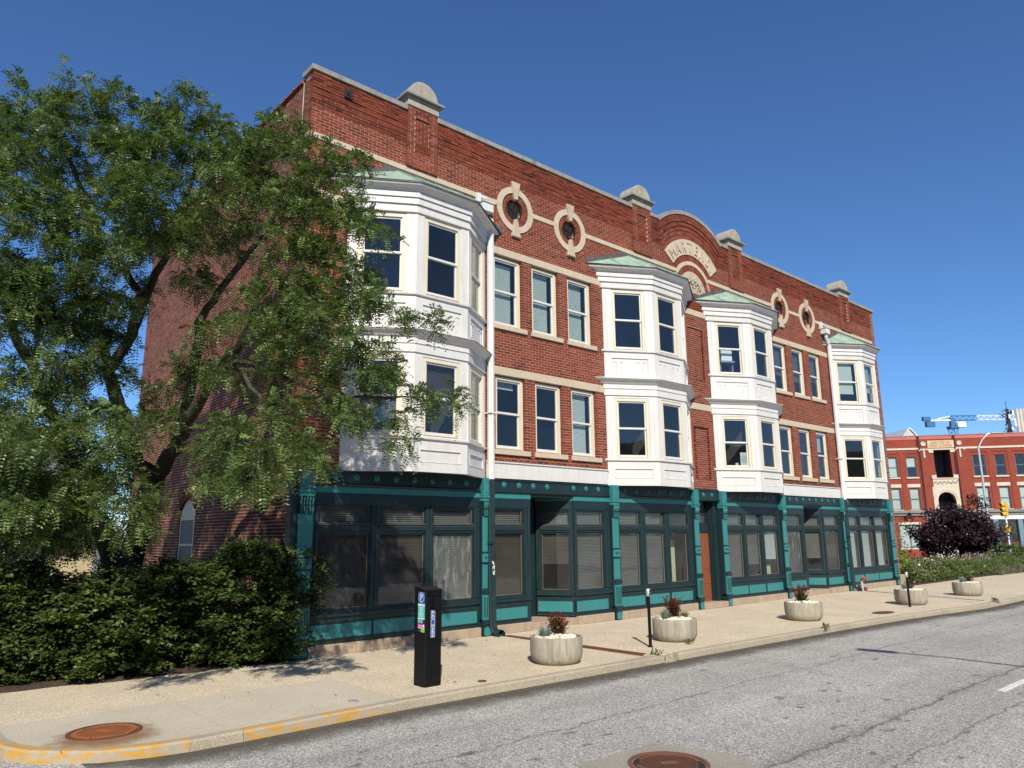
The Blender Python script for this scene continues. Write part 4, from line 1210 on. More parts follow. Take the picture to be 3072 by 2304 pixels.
shopfront(FRONT, 18.10, 19.53, [(18.17, 19.25)], shopE, bl=[None], glassm='streakglass')
shopfront(FRONT, 20.93, 22.40, [(21.03, 22.09)], shopE, bl=[('blind_brown', .3, 1)])
SL2 = frame_at((20.42, .86), (20.925, .0)); shopfront(SL2, .02, SL2[3] - .015, [(.14, SL2[3] - .1)], shopE, bl=[('blind_grey', .3, 1)])
shopF = empty("shopfront", (0, 0, 0), 0, None, None, None, BLD)
shopfront(FRONT, 22.66, 26.70, [(22.98, 23.86), (24.1, 25.2), (25.4, 26.52)], shopF, bl=[('blind_white', 0, .8), ('blind_white', 0, .78), ('blind_white', 0, .72)])
# friezes with rosettes (continuous across entries)
def frieze(x0, x1, xs, parent):
    MB().box(x0, x1, -.04, .12, 3.195, 3.478).build("frieze_board", MAT['dark'], parent)
    m = MB(); m.prism([(.1, 3.168), (-.03, 3.168), (-.065, 3.18), (-.08, 3.205), (-.055, 3.225), (-.041, 3.23), (-.041, 3.20), (.1, 3.20)], lambda a, b, d: (d, a, b), x0, x1); m.build("frieze_moulding", MAT['dark'], parent)
    m = MB(); m.box(x0, x1, -.065, .1, 3.455, 3.4785); m.build("frieze_top", MAT['dark'], parent)
    for x in xs: rosette(x, 3.36, parent)
frieze(.46, 4.54, [.89 + .463 * k for k in range(8)], shopA)
frieze(4.84, 8.99, [5.26 + .470 * k for k in range(8) if k != 4], shopB)
frieze(9.30, 12.69, [9.62 + .505 * k for k in range(6)], shopC)
frieze(12.97, 14.17, [13.32, 13.78], BLD)
frieze(14.47, 17.82, [14.85 + .5 * k for k in range(6)], shopD)
frieze(18.12, 22.38, [18.55 + .478 * k for k in range(8)], shopE)
frieze(22.68, 26.68, [23.05 + .47 * k for k in range(8)], shopF)
# recessed entries
for par, x0, x1 in ((shopB, 6.135, 7.08), (shopE, 19.535, 20.42)):
    m = MB(); m.box(x0 - .06, x0, .125, 1.0, .18, 3.165); m.build("entry_side", MAT['dark'], par)
    m = MB(); m.box(x0, x1 + .53, .0, 1.05, 3.10, 3.166); m.build("entry_ceiling", MAT['dark'], par)
    m = MB(); m.box(x0, x0 + .06, .9, 1.0, .18, 3.09); m.box(x1 - .10, x1 + .04, .9, 1.0, .18, 3.09); m.box(x0 + .06, x1 - .10, .9, 1.0, 2.30, 2.42); m.build("door_frame", MAT['dark'], par)
    d = MB(); d.box(x0 + .065, x1 - .105, .92, .965, .19, 2.295); dd = d.build("entry_door", MAT['door'], par)
    m = MB(); m.box(x0 + .065, x1 - .105, .94, .95, 2.425, 3.09); m.build("transom_pane", MAT['shopglass'], par)
    MB().box(x0 - .02, x1 + .6, -.02, 1.0, -.003, .172).build("entry_step", MAT['base'], par)
# central panelled door
dpar = empty("street_door", (0, 0, 0), 0, None, None, None, BLD)
m = MB(); m.box(12.96, 13.10, .1, .36, .18, 3.165); m.box(14.0, 14.19, .1, .36, .18, 3.165); m.box(13.10, 14.0, .26, .36, 2.22, 2.52); m.box(12.96, 14.19, .06, .4, 3.166, 3.18)
m.box(13.95, 14.0, .2, .3, .18, 3.16); m.build("door_frame", MAT['dark'], dpar)
MB().box(13.105, 13.945, .29, .335, .165, 2.215).build("door_leaf", MAT['door'], dpar)
for a, b_, c, d in ((13.2, 13.34, 1.1, 2.08), (13.42, 13.50, 1.1, 2.08), (13.58, 13.66, 1.1, 2.08), (13.74, 13.86, 1.1, 2.08), (13.2, 13.86, .68, .98), (13.2, 13.86, .28, .58)):
    MB().box(a, b_, .278, .2895, c, d).build("door_panel", MAT['door'], dpar, bevel=.01)
m = MB(); m.tube([(13.90, .27, 1.02), (13.90, .235, 1.04), (13.90, .235, 1.2), (13.90, .27, 1.22)], .008, 6); m.build("door_handle", MAT['iron'], dpar)
MB().box(13.1, 13.95, .30, .306, 2.525, 3.16).build("transom_pane", MAT['shopglass'], dpar)
MB().box(13.1, 13.95, .40, 1.0, .17, 3.16).build("vestibule", MAT['interior'], dpar)
MB().box(12.95, 14.2, -.14, .4, -.003, .16).build("door_step", MAT['base'], dpar, bevel=.015)
# stone base courses
for x0, x1, n in ((.44, 4.56, 4), (4.84, 6.12, 2), (7.66, 9.01, 2), (9.28, 12.71, 4), (14.45, 17.84, 4), (18.10, 19.5, 2), (20.98, 22.40, 2), (22.66, 26.70, 4)):
    for k in range(n):
        a, b_ = x0 + (x1 - x0) * k / n, x0 + (x1 - x0) * (k + 1) / n
        MB().box(a, b_ - .004, -.075 - random.random() * .012, .11, -.005, .196).build("base_stone", MAT['base'], BLD, bevel=.012)
# things seen behind the shop glass
MB().box(12.05, 12.4, .45, .6, .17, 2.0).build("inner_panel", MAT['cream_panel'], shopC)
MB().box(17.0, 17.6, .35, .45, .17, 1.15).build("inner_panel", MAT['cream_panel'], shopD)

# ------------------------------------------------------------------ downspouts
def downspout(x, y, ztop, zsplit, kick):
    ds = empty("downspout", (0, 0, 0), 0, None, None, None, BLD)
    def corr(m, pts, r):
        n = 20
        base = len(m.v)
        for (px_, py_, pz_, tilt) in pts:
            for k in range(n):
                a = 2 * math.pi * k / n; rr = r * (1 + .10 * (k % 2))
                m.v.append((px_ + rr * math.cos(a), py_ + rr * math.sin(a) * math.cos(tilt), pz_ + rr * math.sin(a) * math.sin(tilt)))
        for i in range(len(pts) - 1):
            for k in range(n): m.f.append((base + i * n + k, base + i * n + (k + 1) % n, base + (i + 1) * n + (k + 1) % n, base + (i + 1) * n + k))
        return m
    corr(MB(), [(x, y, zsplit, 0), (x, y, ztop, 0)], .078).build("upper_pipe", MAT['gutterwhite'], ds)
    corr(MB(), [(x + .0, y, 1.30, 0), (x, y, zsplit + .002, 0)], .082).build("lower_pipe", MAT['dark'], ds)
    corr(MB(), [(x + .02, y - .01, .26, 0), (x + .0, y, 1.31, 0)], .088).build("boot_pipe", MAT['dark'], ds)
    m = MB(); corr(m, [(x + .02, y - .01, .27, 0), (x + .03, y - .03, .17, .35), (x + .05, y - .09, .09, .8), (x + .07, y - .2, .055, 1.25), (x + .08, y - .27, .05, 1.4)], .092); m.build("elbow", MAT['dark'], ds)
    m = MB(); m.box(x - .1, x + .1, y - .1, .02, 2.0, 2.03); m.build("pipe_strap", MAT['dark'], ds)
    m = MB(); m.box(x - .1, x + .1, y - .1, .02, 5.0, 5.03); m.build("pipe_strap", MAT['gutterwhite'], ds)
    return ds
SCX1, SCX2 = 4.63, 22.36
ds1 = downspout(4.80, -.125, 9.9, 3.46, 1)
ds2 = downspout(22.60, -.125, 9.62, 3.42, 1)
for ds, x, z in ((ds1, SCX1, 10.03), (ds2, SCX2, 10.04)):
    m = MB(); m.box(x - .17, x + .17, -.26, -.02, z, z + .22); m.box(x - .2, x + .2, -.29, -.02, z + .22, z + .25); m.build("scupper_box", MAT['white'], ds, bevel=.006)
    m = MB(); m.box(x - .22, x - .1, -.1, -.005, z + .2, z + .5); m.box(x - .1, x + .12, -.05, -.005, z + .42, z + .5); m.build("scupper_plate", MAT['white'], ds)
    m = MB(); m.tube([(x, -.14, z), (x, -.14, z - .12), ((x + (4.80 if x < 10 else 22.6)) / 2, -.13, z - .3), (4.80 if x < 10 else 22.6, -.125, z - .45)], .07, 10); m.build("scupper_pipe", MAT['white'], ds)
# spray-painted tag on the downspout
m = MB(); yy = -.228
Sx = lambda pts, r=.007: m.tube([(4.76 + a, yy, b) for a, b in pts], r, 5)
Sx([(.005, 1.62), (-.02, 1.605), (-.012, 1.585), (.012, 1.60), (.03, 1.585), (.028, 1.55), (.01, 1.545), (.008, 1.57), (.03, 1.585)])
Sx([(.005, 1.44), (.004, 1.515), (.02, 1.49), (.045, 1.53), (.045, 1.45)])
Sx([(.012, 1.40), (.002, 1.385), (.008, 1.355), (.03, 1.36), (.05, 1.38), (.052, 1.41), (.04, 1.425)]); Sx([(.02, 1.36), (.02, 1.325)]); Sx([(.038, 1.36), (.036, 1.32)])
m.build("spray_tag", MAT['spray'], ds1)

# ------------------------------------------------------------------ vegetation tools
def leaf_quads(C, D, Nn, L, W):
    """kite-shaped leaves folded flat: centre-base C, direction D, normal Nn, arrays (n,3); L,W arrays"""
    S = np.cross(D, Nn); S /= np.linalg.norm(S, axis=1, keepdims=True) + 1e-9
    L = L[:, None]; W = W[:, None]
    return np.stack([C, C + D * L * .45 + S * W * .5, C + D * L, C + D * L * .45 - S * W * .5], 1)
def unit(a): return a / (np.linalg.norm(a, axis=-1, keepdims=True) + 1e-9)
def fronds(P, D, length, pairs, ll, lw, rng):
    """pinnate leaves: P (n,3) bases, D (n,3) directions -> quads"""
    n = len(P); D = unit(D)
    up = np.tile([0., 0., 1.], (n, 1)) + rng.normal(0, .35, (n, 3))
    S = unit(np.cross(D, up)); N_ = unit(np.cross(S, D)); out = []
    for k in range(pairs):
        s = (k + .7) / pairs
        base = P + D * (length * s)[:, None] - np.array([0, 0, 1.]) * ((length * .35) * s * s)[:, None]
        taper = 1 - .35 * abs(s - .45)
        for sg in (1, -1):
            d = unit(S * sg + D * .45 + N_ * .15 + rng.normal(0, .12, (n, 3)))
            out.append(leaf_quads(base, d, unit(N_ + rng.normal(0, .25, (n, 3))), ll * taper * rng.uniform(.85, 1.15, n), lw * np.ones(n)))
    return np.concatenate(out, 0)

def locust_tree(name, label, base, limbs, lobes, nper, seed, leafm, group=None, twigs=5, fr=7, fl=(.13, .2), pairs=7, ll=.042, lw=.017):
    rng = np.random.default_rng(seed)
    root = empty(name, base, 0, label, "tree", group)
    off = Vector(base)
    tm = MB(); nodes = []
    for pts, r0, r1 in limbs:
        P = [Vector(p) - off for p in pts]
        # subdivide with wobble
        Q = []; n = len(P)
        for i in range(n - 1):
            for j in range(4):
                q = P[i].lerp(P[i + 1], j / 4); 
                if j: q = q + Vector(rng.normal(0, .022, 3))
                Q.append(q)
        Q.append(P[-1]); R = [r0 + (r1 - r0) * (i / (len(Q) - 1)) ** .8 for i in range(len(Q))]
        tm.tube(Q, R, 9); nodes += [(q, r) for q, r in zip(Q, R)][3:]
    NP = np.array([tuple(q) for q, r in nodes]); NR = np.array([r for q, r in nodes])
    bm_ = MB(); FP = []; FD = []
    order = []
    for (x, y, z, r) in lobes:
        k = max(2, int(nper * (r / .45) ** 1.7))
        pts = np.array([x, y, z]) - np.array(base) + unit(rng.normal(0, 1, (k, 3))) * (rng.random((k, 1)) ** .45) * r * np.array([1.1, 1.1, .95])
        order += list(pts)
    order = np.array(order)
    # nearest first so that branches chain outwards
    d0 = np.min(np.linalg.norm(order[:, None] - NP[None], axis=2), axis=1)
    order = order[np.argsort(d0)]
    for c in order:
        d = np.linalg.norm(NP - c, axis=1); score = d + .25 * np.maximum(0, NP[:, 2] - c[2]) 
        i = int(np.argmin(score)); a = Vector(NP[i]); b = Vector(c); L = (b - a).length
        if L > .05:
            mid = a.lerp(b, .5) + Vector(rng.normal(0, .08 * L, 3)) + Vector((0, 0, .06 * L))
            r = min(NR[i] * .65, .006 + .012 * L); pts = [a, a.lerp(mid, .6), mid, b]
            bm_.tube(pts, [r, r * .85, r * .7, max(.003, r * .42)], 5, False)
            NP = np.vstack([NP, np.array([tuple(mid), tuple(b)])]); NR = np.append(NR, [r * .7, max(.004, r * .45)])
        out = (b - a); out = out.normalized() if L > .01 else Vector((0, 0, 1))
        for t in range(twigs):
            dv = Vector(rng.normal(0, .75, 3)) + out * .8; dv.z = dv.z * .55 - .05; dv.normalize(); tl = rng.uniform(.16, .36)
            e = b + dv * tl + Vector((0, 0, -.1 * tl)); bm_.tube([b, b.lerp(e, .5) + Vector((0, 0, .02)), e], [.005, .004, .002], 3, False)
            for q in range(fr):
                s = (q + .6) / fr; p = b.lerp(e, s)
                side = Vector(rng.normal(0, 1, 3)); side = (side - dv * side.dot(dv)); side.normalize()
                FP.append(tuple(p)); FD.append(tuple(dv * .55 + side * .85 + Vector((0, 0, -.1))))
    trunk = tm.build("trunk", MAT['bark'], root, smooth=True)
    bm_.build("branches", MAT['bark'], root, smooth=True)
    FP = np.array(FP); FD = np.array(FD)
    V = fronds(FP, FD, rng.uniform(fl[0], fl[1], len(FP)), pairs, ll, lw, rng)
    nf = len(FP); cr = np.clip(rng.normal(.42, .24, nf), 0, 1)
    link_mesh("crown", quads_mesh("crown", V, MAT[leafm], 4, np.tile(cr, pairs * 2)), root)
    return root

LOBES = [(-5.0,.2,9.1,.42),(-4.5,.9,9.7,.41),(-4.2,0,9.6,.3),(-3.8,.4,9.5,.45),(-4.8,-.4,8.2,.51),(-4,1.9,9.5,.62),(-3.7,-.8,8.4,.46),(-2.9,.3,9.5,.38),(-2.6,-.6,9.5,.33),(-2.5,-.8,9.8,.23),(-2.8,-1,8.7,.43),(-1.9,0,9.8,.4),(-1.6,-.8,9.1,.43),(-1.5,-2.1,8.9,.33),(-1.7,-2,9.2,.2),(-1.4,-2.7,8.2,.34),(-1.2,-2.9,8.2,.32),(-.8,-3.2,8.1,.27),
(-4.8,-.8,7.2,.56),(-4.1,.4,7.9,.63),(-3.2,1.5,8.6,.62),(-3.3,-1.5,7.6,.51),(-2.3,-.5,8.2,.58),(-2.3,-2.4,7.5,.44),(-1.6,-1.9,8.1,.47),(-1.3,-2.6,7.5,.42),(-.9,-3,7.5,.34),(-.6,-3.4,7.2,.3),(-.5,-3.7,6.9,.18),(-4.8,-.6,6.3,.56),(-4,1.2,7.1,.66),(-3.7,-.9,6.6,.51),(-2.7,.6,7.6,.51),(-2.4,-1.5,7,.42),(-1.7,-1.5,7.3,.43),(-1.4,-2.4,6.8,.42),(-.9,-2.8,6.8,.38),(-.6,-3.2,6.4,.34),
(-4.5,0,5.6,.62),(-3.4,2.3,6.3,.62),(-3.4,-.4,5.9,.38),(-2.3,-.8,6.4,.32),(-1.6,-2,6.2,.38),(-1.3,-2.8,5.9,.4),(-.8,-3.2,5.8,.4),(-.5,-3.8,5.7,.32),(-.2,-4.1,5.4,.21),(.1,-4.3,5.3,.13),(-4.4,-.4,4.5,.56),(-3.6,1.5,4.9,.58),(-3.4,0,4.9,.3),(-2.1,-1.4,5.5,.3),(-1.7,-2.3,5.5,.36),(-1.4,-2.9,5.1,.39),(-.9,-3.3,5,.43),(-.6,-3.8,4.7,.38),(-.2,-4,4.4,.31),(.1,-4.3,4.2,.19),(.4,-4.6,4.2,.1),
(-2.2,-1.1,4.9,.34),(-1.8,-1.7,4.8,.34),(-1.4,-2.4,4.5,.33),(-1,-3.1,4.5,.35),(-.7,-3.6,4.2,.35),(-.2,-3.9,4,.22),(-.1,-3.9,3.6,.17),(-2.5,-.1,4.7,.28),(-4.4,-.3,3.8,.49),(-3.6,1.1,3.9,.47),(-3.3,.2,4,.34),(-3,-.7,3.6,.33),(-2.4,-.7,4.1,.27),(-2.2,-1.5,3.6,.22),(-2,-2.1,3.8,.32),(-1.6,-2.3,3.4,.32),(-1.3,-2.6,3.6,.28),(-1.2,-3,3.4,.21),(-1.7,-2.4,3.1,.21),(-2,-1.9,3.2,.18),
(-4.1,1,3.1,.46),(-3.7,0,2.9,.4),(-3.2,-.4,3.1,.36),(-2.9,-1,2.8,.28),(-2.8,-1.2,2.5,.2),(-3.1,-.9,2.4,.25),(-3.1,.4,2.4,.3),(-5.4,1.9,9.2,.66),(-5.4,1.1,7.1,.68),(-5.2,1.4,5.5,.68),(-4.9,1.6,4,.61),
(-4.4,.2,3.3,.5),(-3.8,.5,3.4,.45),(-3.2,.9,3.5,.47),(-2.8,.3,4.2,.4),(-4.5,1.1,4.3,.61),(-4,-.2,5.1,.51),(-3.3,.4,5.6,.43),(-3.7,-.4,6.2,.45),(-2.8,.6,6.6,.42),(-3.2,-.3,7.6,.47),(-2.7,-.7,7.5,.43),(-2.8,.1,10,.3),(-3.3,-.5,8.6,.47),(-2.2,-1.1,8.6,.45),(-1.8,-2,8.4,.39),(-1.3,-2,8,.4),(-4.3,-.2,5.9,.51),(-4.8,-.4,5.8,.56),(-5,-.1,7.8,.58),(-4.5,.5,9,.4),(-3.4,0,9.8,.33),(-2.9,-.2,8.7,.41),(-1.1,-2.9,7.2,.34),(-1.4,-2.3,5.7,.34),(-1.1,-3.2,5.4,.36),(-3.7,1.6,2.5,.4),(-3.1,1.5,2.3,.36),
(-4.6,.6,2.7,.45),(-4,.3,2.4,.4),(-5,1,3.2,.5),(-4.4,1.6,2.3,.4),(-4.9,.8,2.5,.45),(-4.3,-.2,2.6,.4),(-3.4,.8,2.8,.42),(-3,1.6,3,.4),(-4.7,-.3,3.5,.45),(-3.9,2.2,3,.5),(-2.9,1.2,2.2,.35),(-3.6,2.4,2.2,.45),(-4.6,-3.5,3.3,.3),(-4.2,-3.8,3.5,.26),(-3.6,-3.6,3.5,.22),(-2.6,-3.7,3.6,.27),(-2.3,-4.1,3.2,.27),(-2.1,-4.3,3.4,.24),(-1.9,-4.5,3.2,.18),(-2.4,-4.1,2.9,.18),(-2.6,-3.6,3,.15),(-2.1,-4.1,3.7,.24)]
BASE = (-1.95, 3.3, 0.0)
LIMBS = [([(-1.95,3.3,-.1),(-1.93,3.32,.6),(-1.94,3.35,1.2)], .36, .3),
 ([(-2.0,3.35,.7),(-2.15,3.36,1.7),(-2.48,3.32,2.56),(-2.93,3.13,3.19),(-3.45,2.65,4.15),(-4,2.18,5.15),(-4.45,1.99,5.78),(-4.9,1.8,7.2)], .24, .05),
 ([(-1.9,3.3,.7),(-1.86,3.26,1.7),(-1.8,2.75,2.95),(-1.76,2.46,3.4)], .27, .2),
 ([(-1.78,2.55,3.3),(-2.19,2.46,3.77),(-2.46,2.28,4.32),(-2.72,2.07,4.91),(-2.89,1.97,5.3),(-2.7,1.23,5.93),(-2.75,.82,6.59),(-3.5,.72,7.39),(-3.89,.8,8.32),(-4.3,.67,9.14)], .19, .03),
 ([(-1.76,2.46,3.4),(-1.7,1.45,3.9),(-1.74,.36,4.53),(-1.76,-.74,5.13),(-1.61,-1.76,5.42),(-1.42,-2.49,5.46),(-1,-3.13,5.5)], .17, .03),
 ([(-2.72,1.23,5.95),(-2.6,.5,6.9),(-2.4,-.1,7.9),(-2.3,-.4,9.0)], .1, .025),
 ([(-1.7,1.45,3.9),(-1.85,.12,5.77),(-1.98,-.23,5.98),(-1.95,-.89,6.31),(-1.6,-2.01,7.26),(-1.48,-2.35,7.65),(-1.57,-2.33,8.35)], .11, .02),
 ([(-1.76,-.74,5.13),(-1.54,-1.95,4.89),(-1.23,-2.8,4.52),(-.72,-3.45,4.27),(-.02,-4.2,4.24)], .06, .012),
 ([(-1.76,-.74,5.13),(-1.9,-2.2,4.75),(-2.1,-3.6,3.9),(-2.2,-4.1,3.5)], .05, .012),
 ([(-2.89,1.97,5.3),(-3.29,1.84,6.6),(-3.82,1.72,7.23),(-4.33,1.58,7.89)], .11, .03),
 ([(-1.8,2.75,2.95),(-2.34,1.03,2.51),(-2.88,-.2,2.8)], .06, .015),
 ([(-2.93,3.13,3.19),(-3.3,1.9,3.5),(-3.6,.6,3.4),(-4.1,-.1,3.9)], .1, .02)]
locust_tree("honey_locust_tree", "large honey locust tree with feathery leaves beside the brick side wall", BASE, LIMBS, LOBES, 9.8, 3, 'leaf', None, 5, 6, (.15, .25), 6, .062, .026)

def shrub(name, label, c, rad, h, n, seed, leafm, group=None, ll=.055, lw=.032, stems=14, cat="shrub"):
    rng = np.random.default_rng(seed)
    root = empty(name, (c[0], c[1], 0), 0, label, cat, group)
    per = 34; k = max(30, n // per); ph = rng.uniform(0, 6.28, 4)
    t = rng.uniform(0, 2 * math.pi, k); fz = rng.uniform(.06, 1, k)
    prof = np.where(fz < .55, .78 + .4 * fz, np.sqrt(np.clip(1 - ((fz - .55) / .5) ** 2, .02, 1)))
    lump = 1 + .16 * np.sin(3 * t + ph[0] + 4 * fz) + .14 * np.sin(7 * t + ph[1] - 9 * fz) + rng.normal(0, .07, k)
    rr = prof * lump * (1 - .55 * rng.random(k) ** 2.2)
    T = np.stack([rad[0] * rr * np.cos(t), rad[1] * rr * np.sin(t), h * fz * (1 + .06 * np.sin(5 * t + ph[2]))], 1)
    sm_ = MB()
    for e in T[:stems * 4]:
        b0 = (rng.normal(0, .12), rng.normal(0, .1), -.02)
        sm_.tube([b0, (e[0] * .4, e[1] * .4, e[2] * .55 + .05), tuple(e)], [.012, .008, .003], 4, False)
    sm_.build("stems", MAT['bark'], root)
    sl = h * .2 * np.repeat(rng.uniform(.6, 1.5, k), per)[:, None]
    outd = unit(np.stack([T[:, 0] / rad[0] ** 2, T[:, 1] / rad[1] ** 2, np.full(k, .12)], 1))
    d = unit(outd * np.array([1, 1, .4]) + rng.normal(0, .5, (k, 3)) * np.array([1, 1, .3]))
    d = np.repeat(d, per, 0); o_ = np.repeat(outd, per, 0); N0 = k * per
    s = rng.random(N0)[:, None]
    C = np.repeat(T, per, 0) + d * (s - .6) * sl + rng.normal(0, .035 * (ll / .055), (N0, 3)) * np.array([1, 1, .55])
    side = unit(np.cross(d, [0, 0, 1.])) * rng.choice([-1, 1], N0)[:, None]
    D = unit(side * .8 + d * .8 + rng.normal(0, .3, (N0, 3)) - np.array([0, 0, .15])); N_ = unit(np.array([0, 0, 1.]) + rng.normal(0, .45, (N0, 3)) + o_ * .45)
    keep = C[:, 2] > .05; C, D, N_ = C[keep], D[keep], N_[keep]; tone = np.repeat(np.clip(rng.normal(.42, .2, k), 0, 1), per)[keep]
    V = leaf_quads(C, D, N_, ll * rng.uniform(.7, 1.25, len(C)), lw * rng.uniform(.8, 1.2, len(C)))
    link_mesh("foliage", quads_mesh("foliage", V, MAT[leafm], 4, np.clip(tone + rng.normal(0, .14, len(C)), 0, 1)), root)
    return root
HG = "green shrubs in the bed by the side wall"
shrub("green_shrub", "dense green shrub reaching over the teal corner pilaster", (-.42, .22), (1.12, .72), 2.05, 30000, 21, 'leaf_hedge', HG, .082, .048)
shrub("green_shrub", "dense green shrub below the arched side window", (-1.75, 1.05), (1.1, .8), 1.72, 22000, 22, 'leaf_hedge', HG, .082, .048)
shrub("green_shrub", "low dense green shrub in front of the locust trunk", (-2.75, .62), (1.2, .72), 1.6, 27000, 23, 'leaf_hedge', HG, .082, .048)
shrub("green_shrub", "broad dense green shrub where the mulch bed meets the alley", (-4.25, 1.05), (1.2, .75), 1.75, 27000, 24, 'leaf_hedge', HG, .082, .048)
shrub("green_shrub", "green shrub at the back of the mulch bed beside the alley", (-4.3, 3.2), (1.5, 1.1), 1.9, 22000, 25, 'leaf_hedge', HG)
# smaller tree further back, and cream house behind it
lob2 = []
rr = np.random.default_rng(5)
for k in range(26):
    a = rr.uniform(0, 6.28); q = rr.uniform(.3, 1.9); lob2.append((-3.0 + q * math.cos(a), 10.2 + q * math.sin(a), 2.3 + rr.uniform(0, 2.6), .5))
locust_tree("small_tree", "small pale green tree in front of the cream house", (-3.0, 10.2, 0), [([(-3, 10.2, 0), (-2.95, 10.2, 1.2), (-3.05, 10.2, 2.0)], .16, .1), ([(-3.05, 10.2, 1.4), (-3.9, 10.1, 2.6), (-4.4, 10, 3.4)], .08, .03), ([(-3, 10.2, 1.6), (-2.2, 10.4, 2.7), (-1.8, 10.5, 3.6)], .08, .03), ([(-3.05, 10.2, 1.9), (-3.0, 10.4, 4.2)], .08, .03)],
            lob2, 2.6, 9, 'leaf_back', None, 4, 5, (.16, .24), 6, .06, .026)
HO = empty("cream_house", (-3, 27, 0), 0, "cream house with a grey roof behind the locust tree", "house")
m = MB(); m.box(-8, 5.5, 0, 9, -.15, 4.7); m.build("house_wall", simple("cream_stucco", (.4, .33, .19), .1, 2, .8, .1), HO)
m = MB(); m.prism([(-8.4, 4.7), (5.9, 4.7), (3.4, 7.4), (-5.9, 7.4)], lambda a, b, d: (a, d, b), -.4, 9.4); m.build("house_roof", simple("grey_shingles", (.2, .195, .19), .2, 8, .9, .3, 30), HO)
MB().box(1.6, 2.2, 3, 3.6, 7.2, 8.3).build("chimney", MAT['white'], HO)
for x in (-6.2, -3.4, -.6, 2.4):
    wdo = MB().ring(x, x + 1.1, -.06, .05, 1.2, 3.0, .1, .1).build("house_window", MAT['white'], HO)
    MB().box(x + .1, x + 1.0, -.02, -.005, 1.3, 2.9).build("pane", MAT['interior'], wdo)
BR = empty("brick_garage", (-9, 16, 0), 0, "low red brick garage behind the shrubs", "building")
m = MB(); m.box(-2, 5.2, 0, 5, -.15, 2.4); m.build("garage_wall", MAT['brick_side'], BR); m = MB(); m.box(-2.2, 5.4, -.2, 5.2, 2.4, 2.6); m.build("garage_roof", MAT['lead'], BR)
m = MB(); m.box(3.0, 4.6, -.03, -.005, -.1, 2.0); m.build("garage_door", MAT['white'], BR)

# ------------------------------------------------------------------ planters
PG = "round concrete planters along the kerb"
PFG = "red flowering plants in the planters"
def planter(x, y, label):
    p = empty("concrete_planter", (x, y, 0), random.uniform(0, 6), label, "planter", PG)
    pr = [(.35, .0), (.38, .015), (.415, .045), (.443, .09), (.457, .14), (.462, .19), (.463, .425), (.456, .442), (.44, .448), (.418, .44), (.412, .38), (.0, .38)]
    m = MB(); m.lathe(pr, 40); m.f.append(tuple(range(39, -1, -1))); m.build("bowl", MAT['planter'], p, smooth=True)
    m = MB(); m.lathe([(.0, .392), (.2, .40), (.408, .385)], 28); m.build("gravel_bed", MAT['soil'], p)
    return p
def pebbles(x, y, label, n, seed, spread=.36):
    rng = np.random.default_rng(seed); m = MB()
    ico = [(0, 0, 1), (.89, 0, .45), (.28, .85, .45), (-.72, .53, .45), (-.72, -.53, .45), (.28, -.85, .45), (.72, .53, -.45), (-.28, .85, -.45), (-.89, 0, -.45), (-.28, -.85, -.45), (.72, -.53, -.45), (0, 0, -1)]
    fc = [(0, 1, 2), (0, 2, 3), (0, 3, 4), (0, 4, 5), (0, 5, 1), (1, 6, 2), (2, 7, 3), (3, 8, 4), (4, 9, 5), (5, 10, 1), (6, 7, 2), (7, 8, 3), (8, 9, 4), (9, 10, 5), (10, 6, 1), (11, 7, 6), (11, 8, 7), (11, 9, 8), (11, 10, 9), (11, 6, 10)]
    for k in range(n):
        a = rng.uniform(0, 6.28); r = spread * math.sqrt(rng.random()); s = rng.uniform(.02, .045); sc = (s * rng.uniform(.8, 1.4), s * rng.uniform(.8, 1.3), s * rng.uniform(.6, .9))
        th = rng.uniform(0, 6.28); c, q = math.cos(th), math.sin(th)
        px_, py_, pz_ = r * math.cos(a), r * math.sin(a), .415 + sc[2] * .6 + .03 * (1 - r / spread)
        m.add([(px_ + (v[0] * c - v[1] * q) * sc[0], py_ + (v[0] * q + v[1] * c) * sc[1], pz_ + v[2] * sc[2]) for v in ico], fc)
    o = m.build("river_pebbles", MAT['pebble'], None, loc=(x, y, 0)); return tag(o, label, "pebbles", None, "stuff")
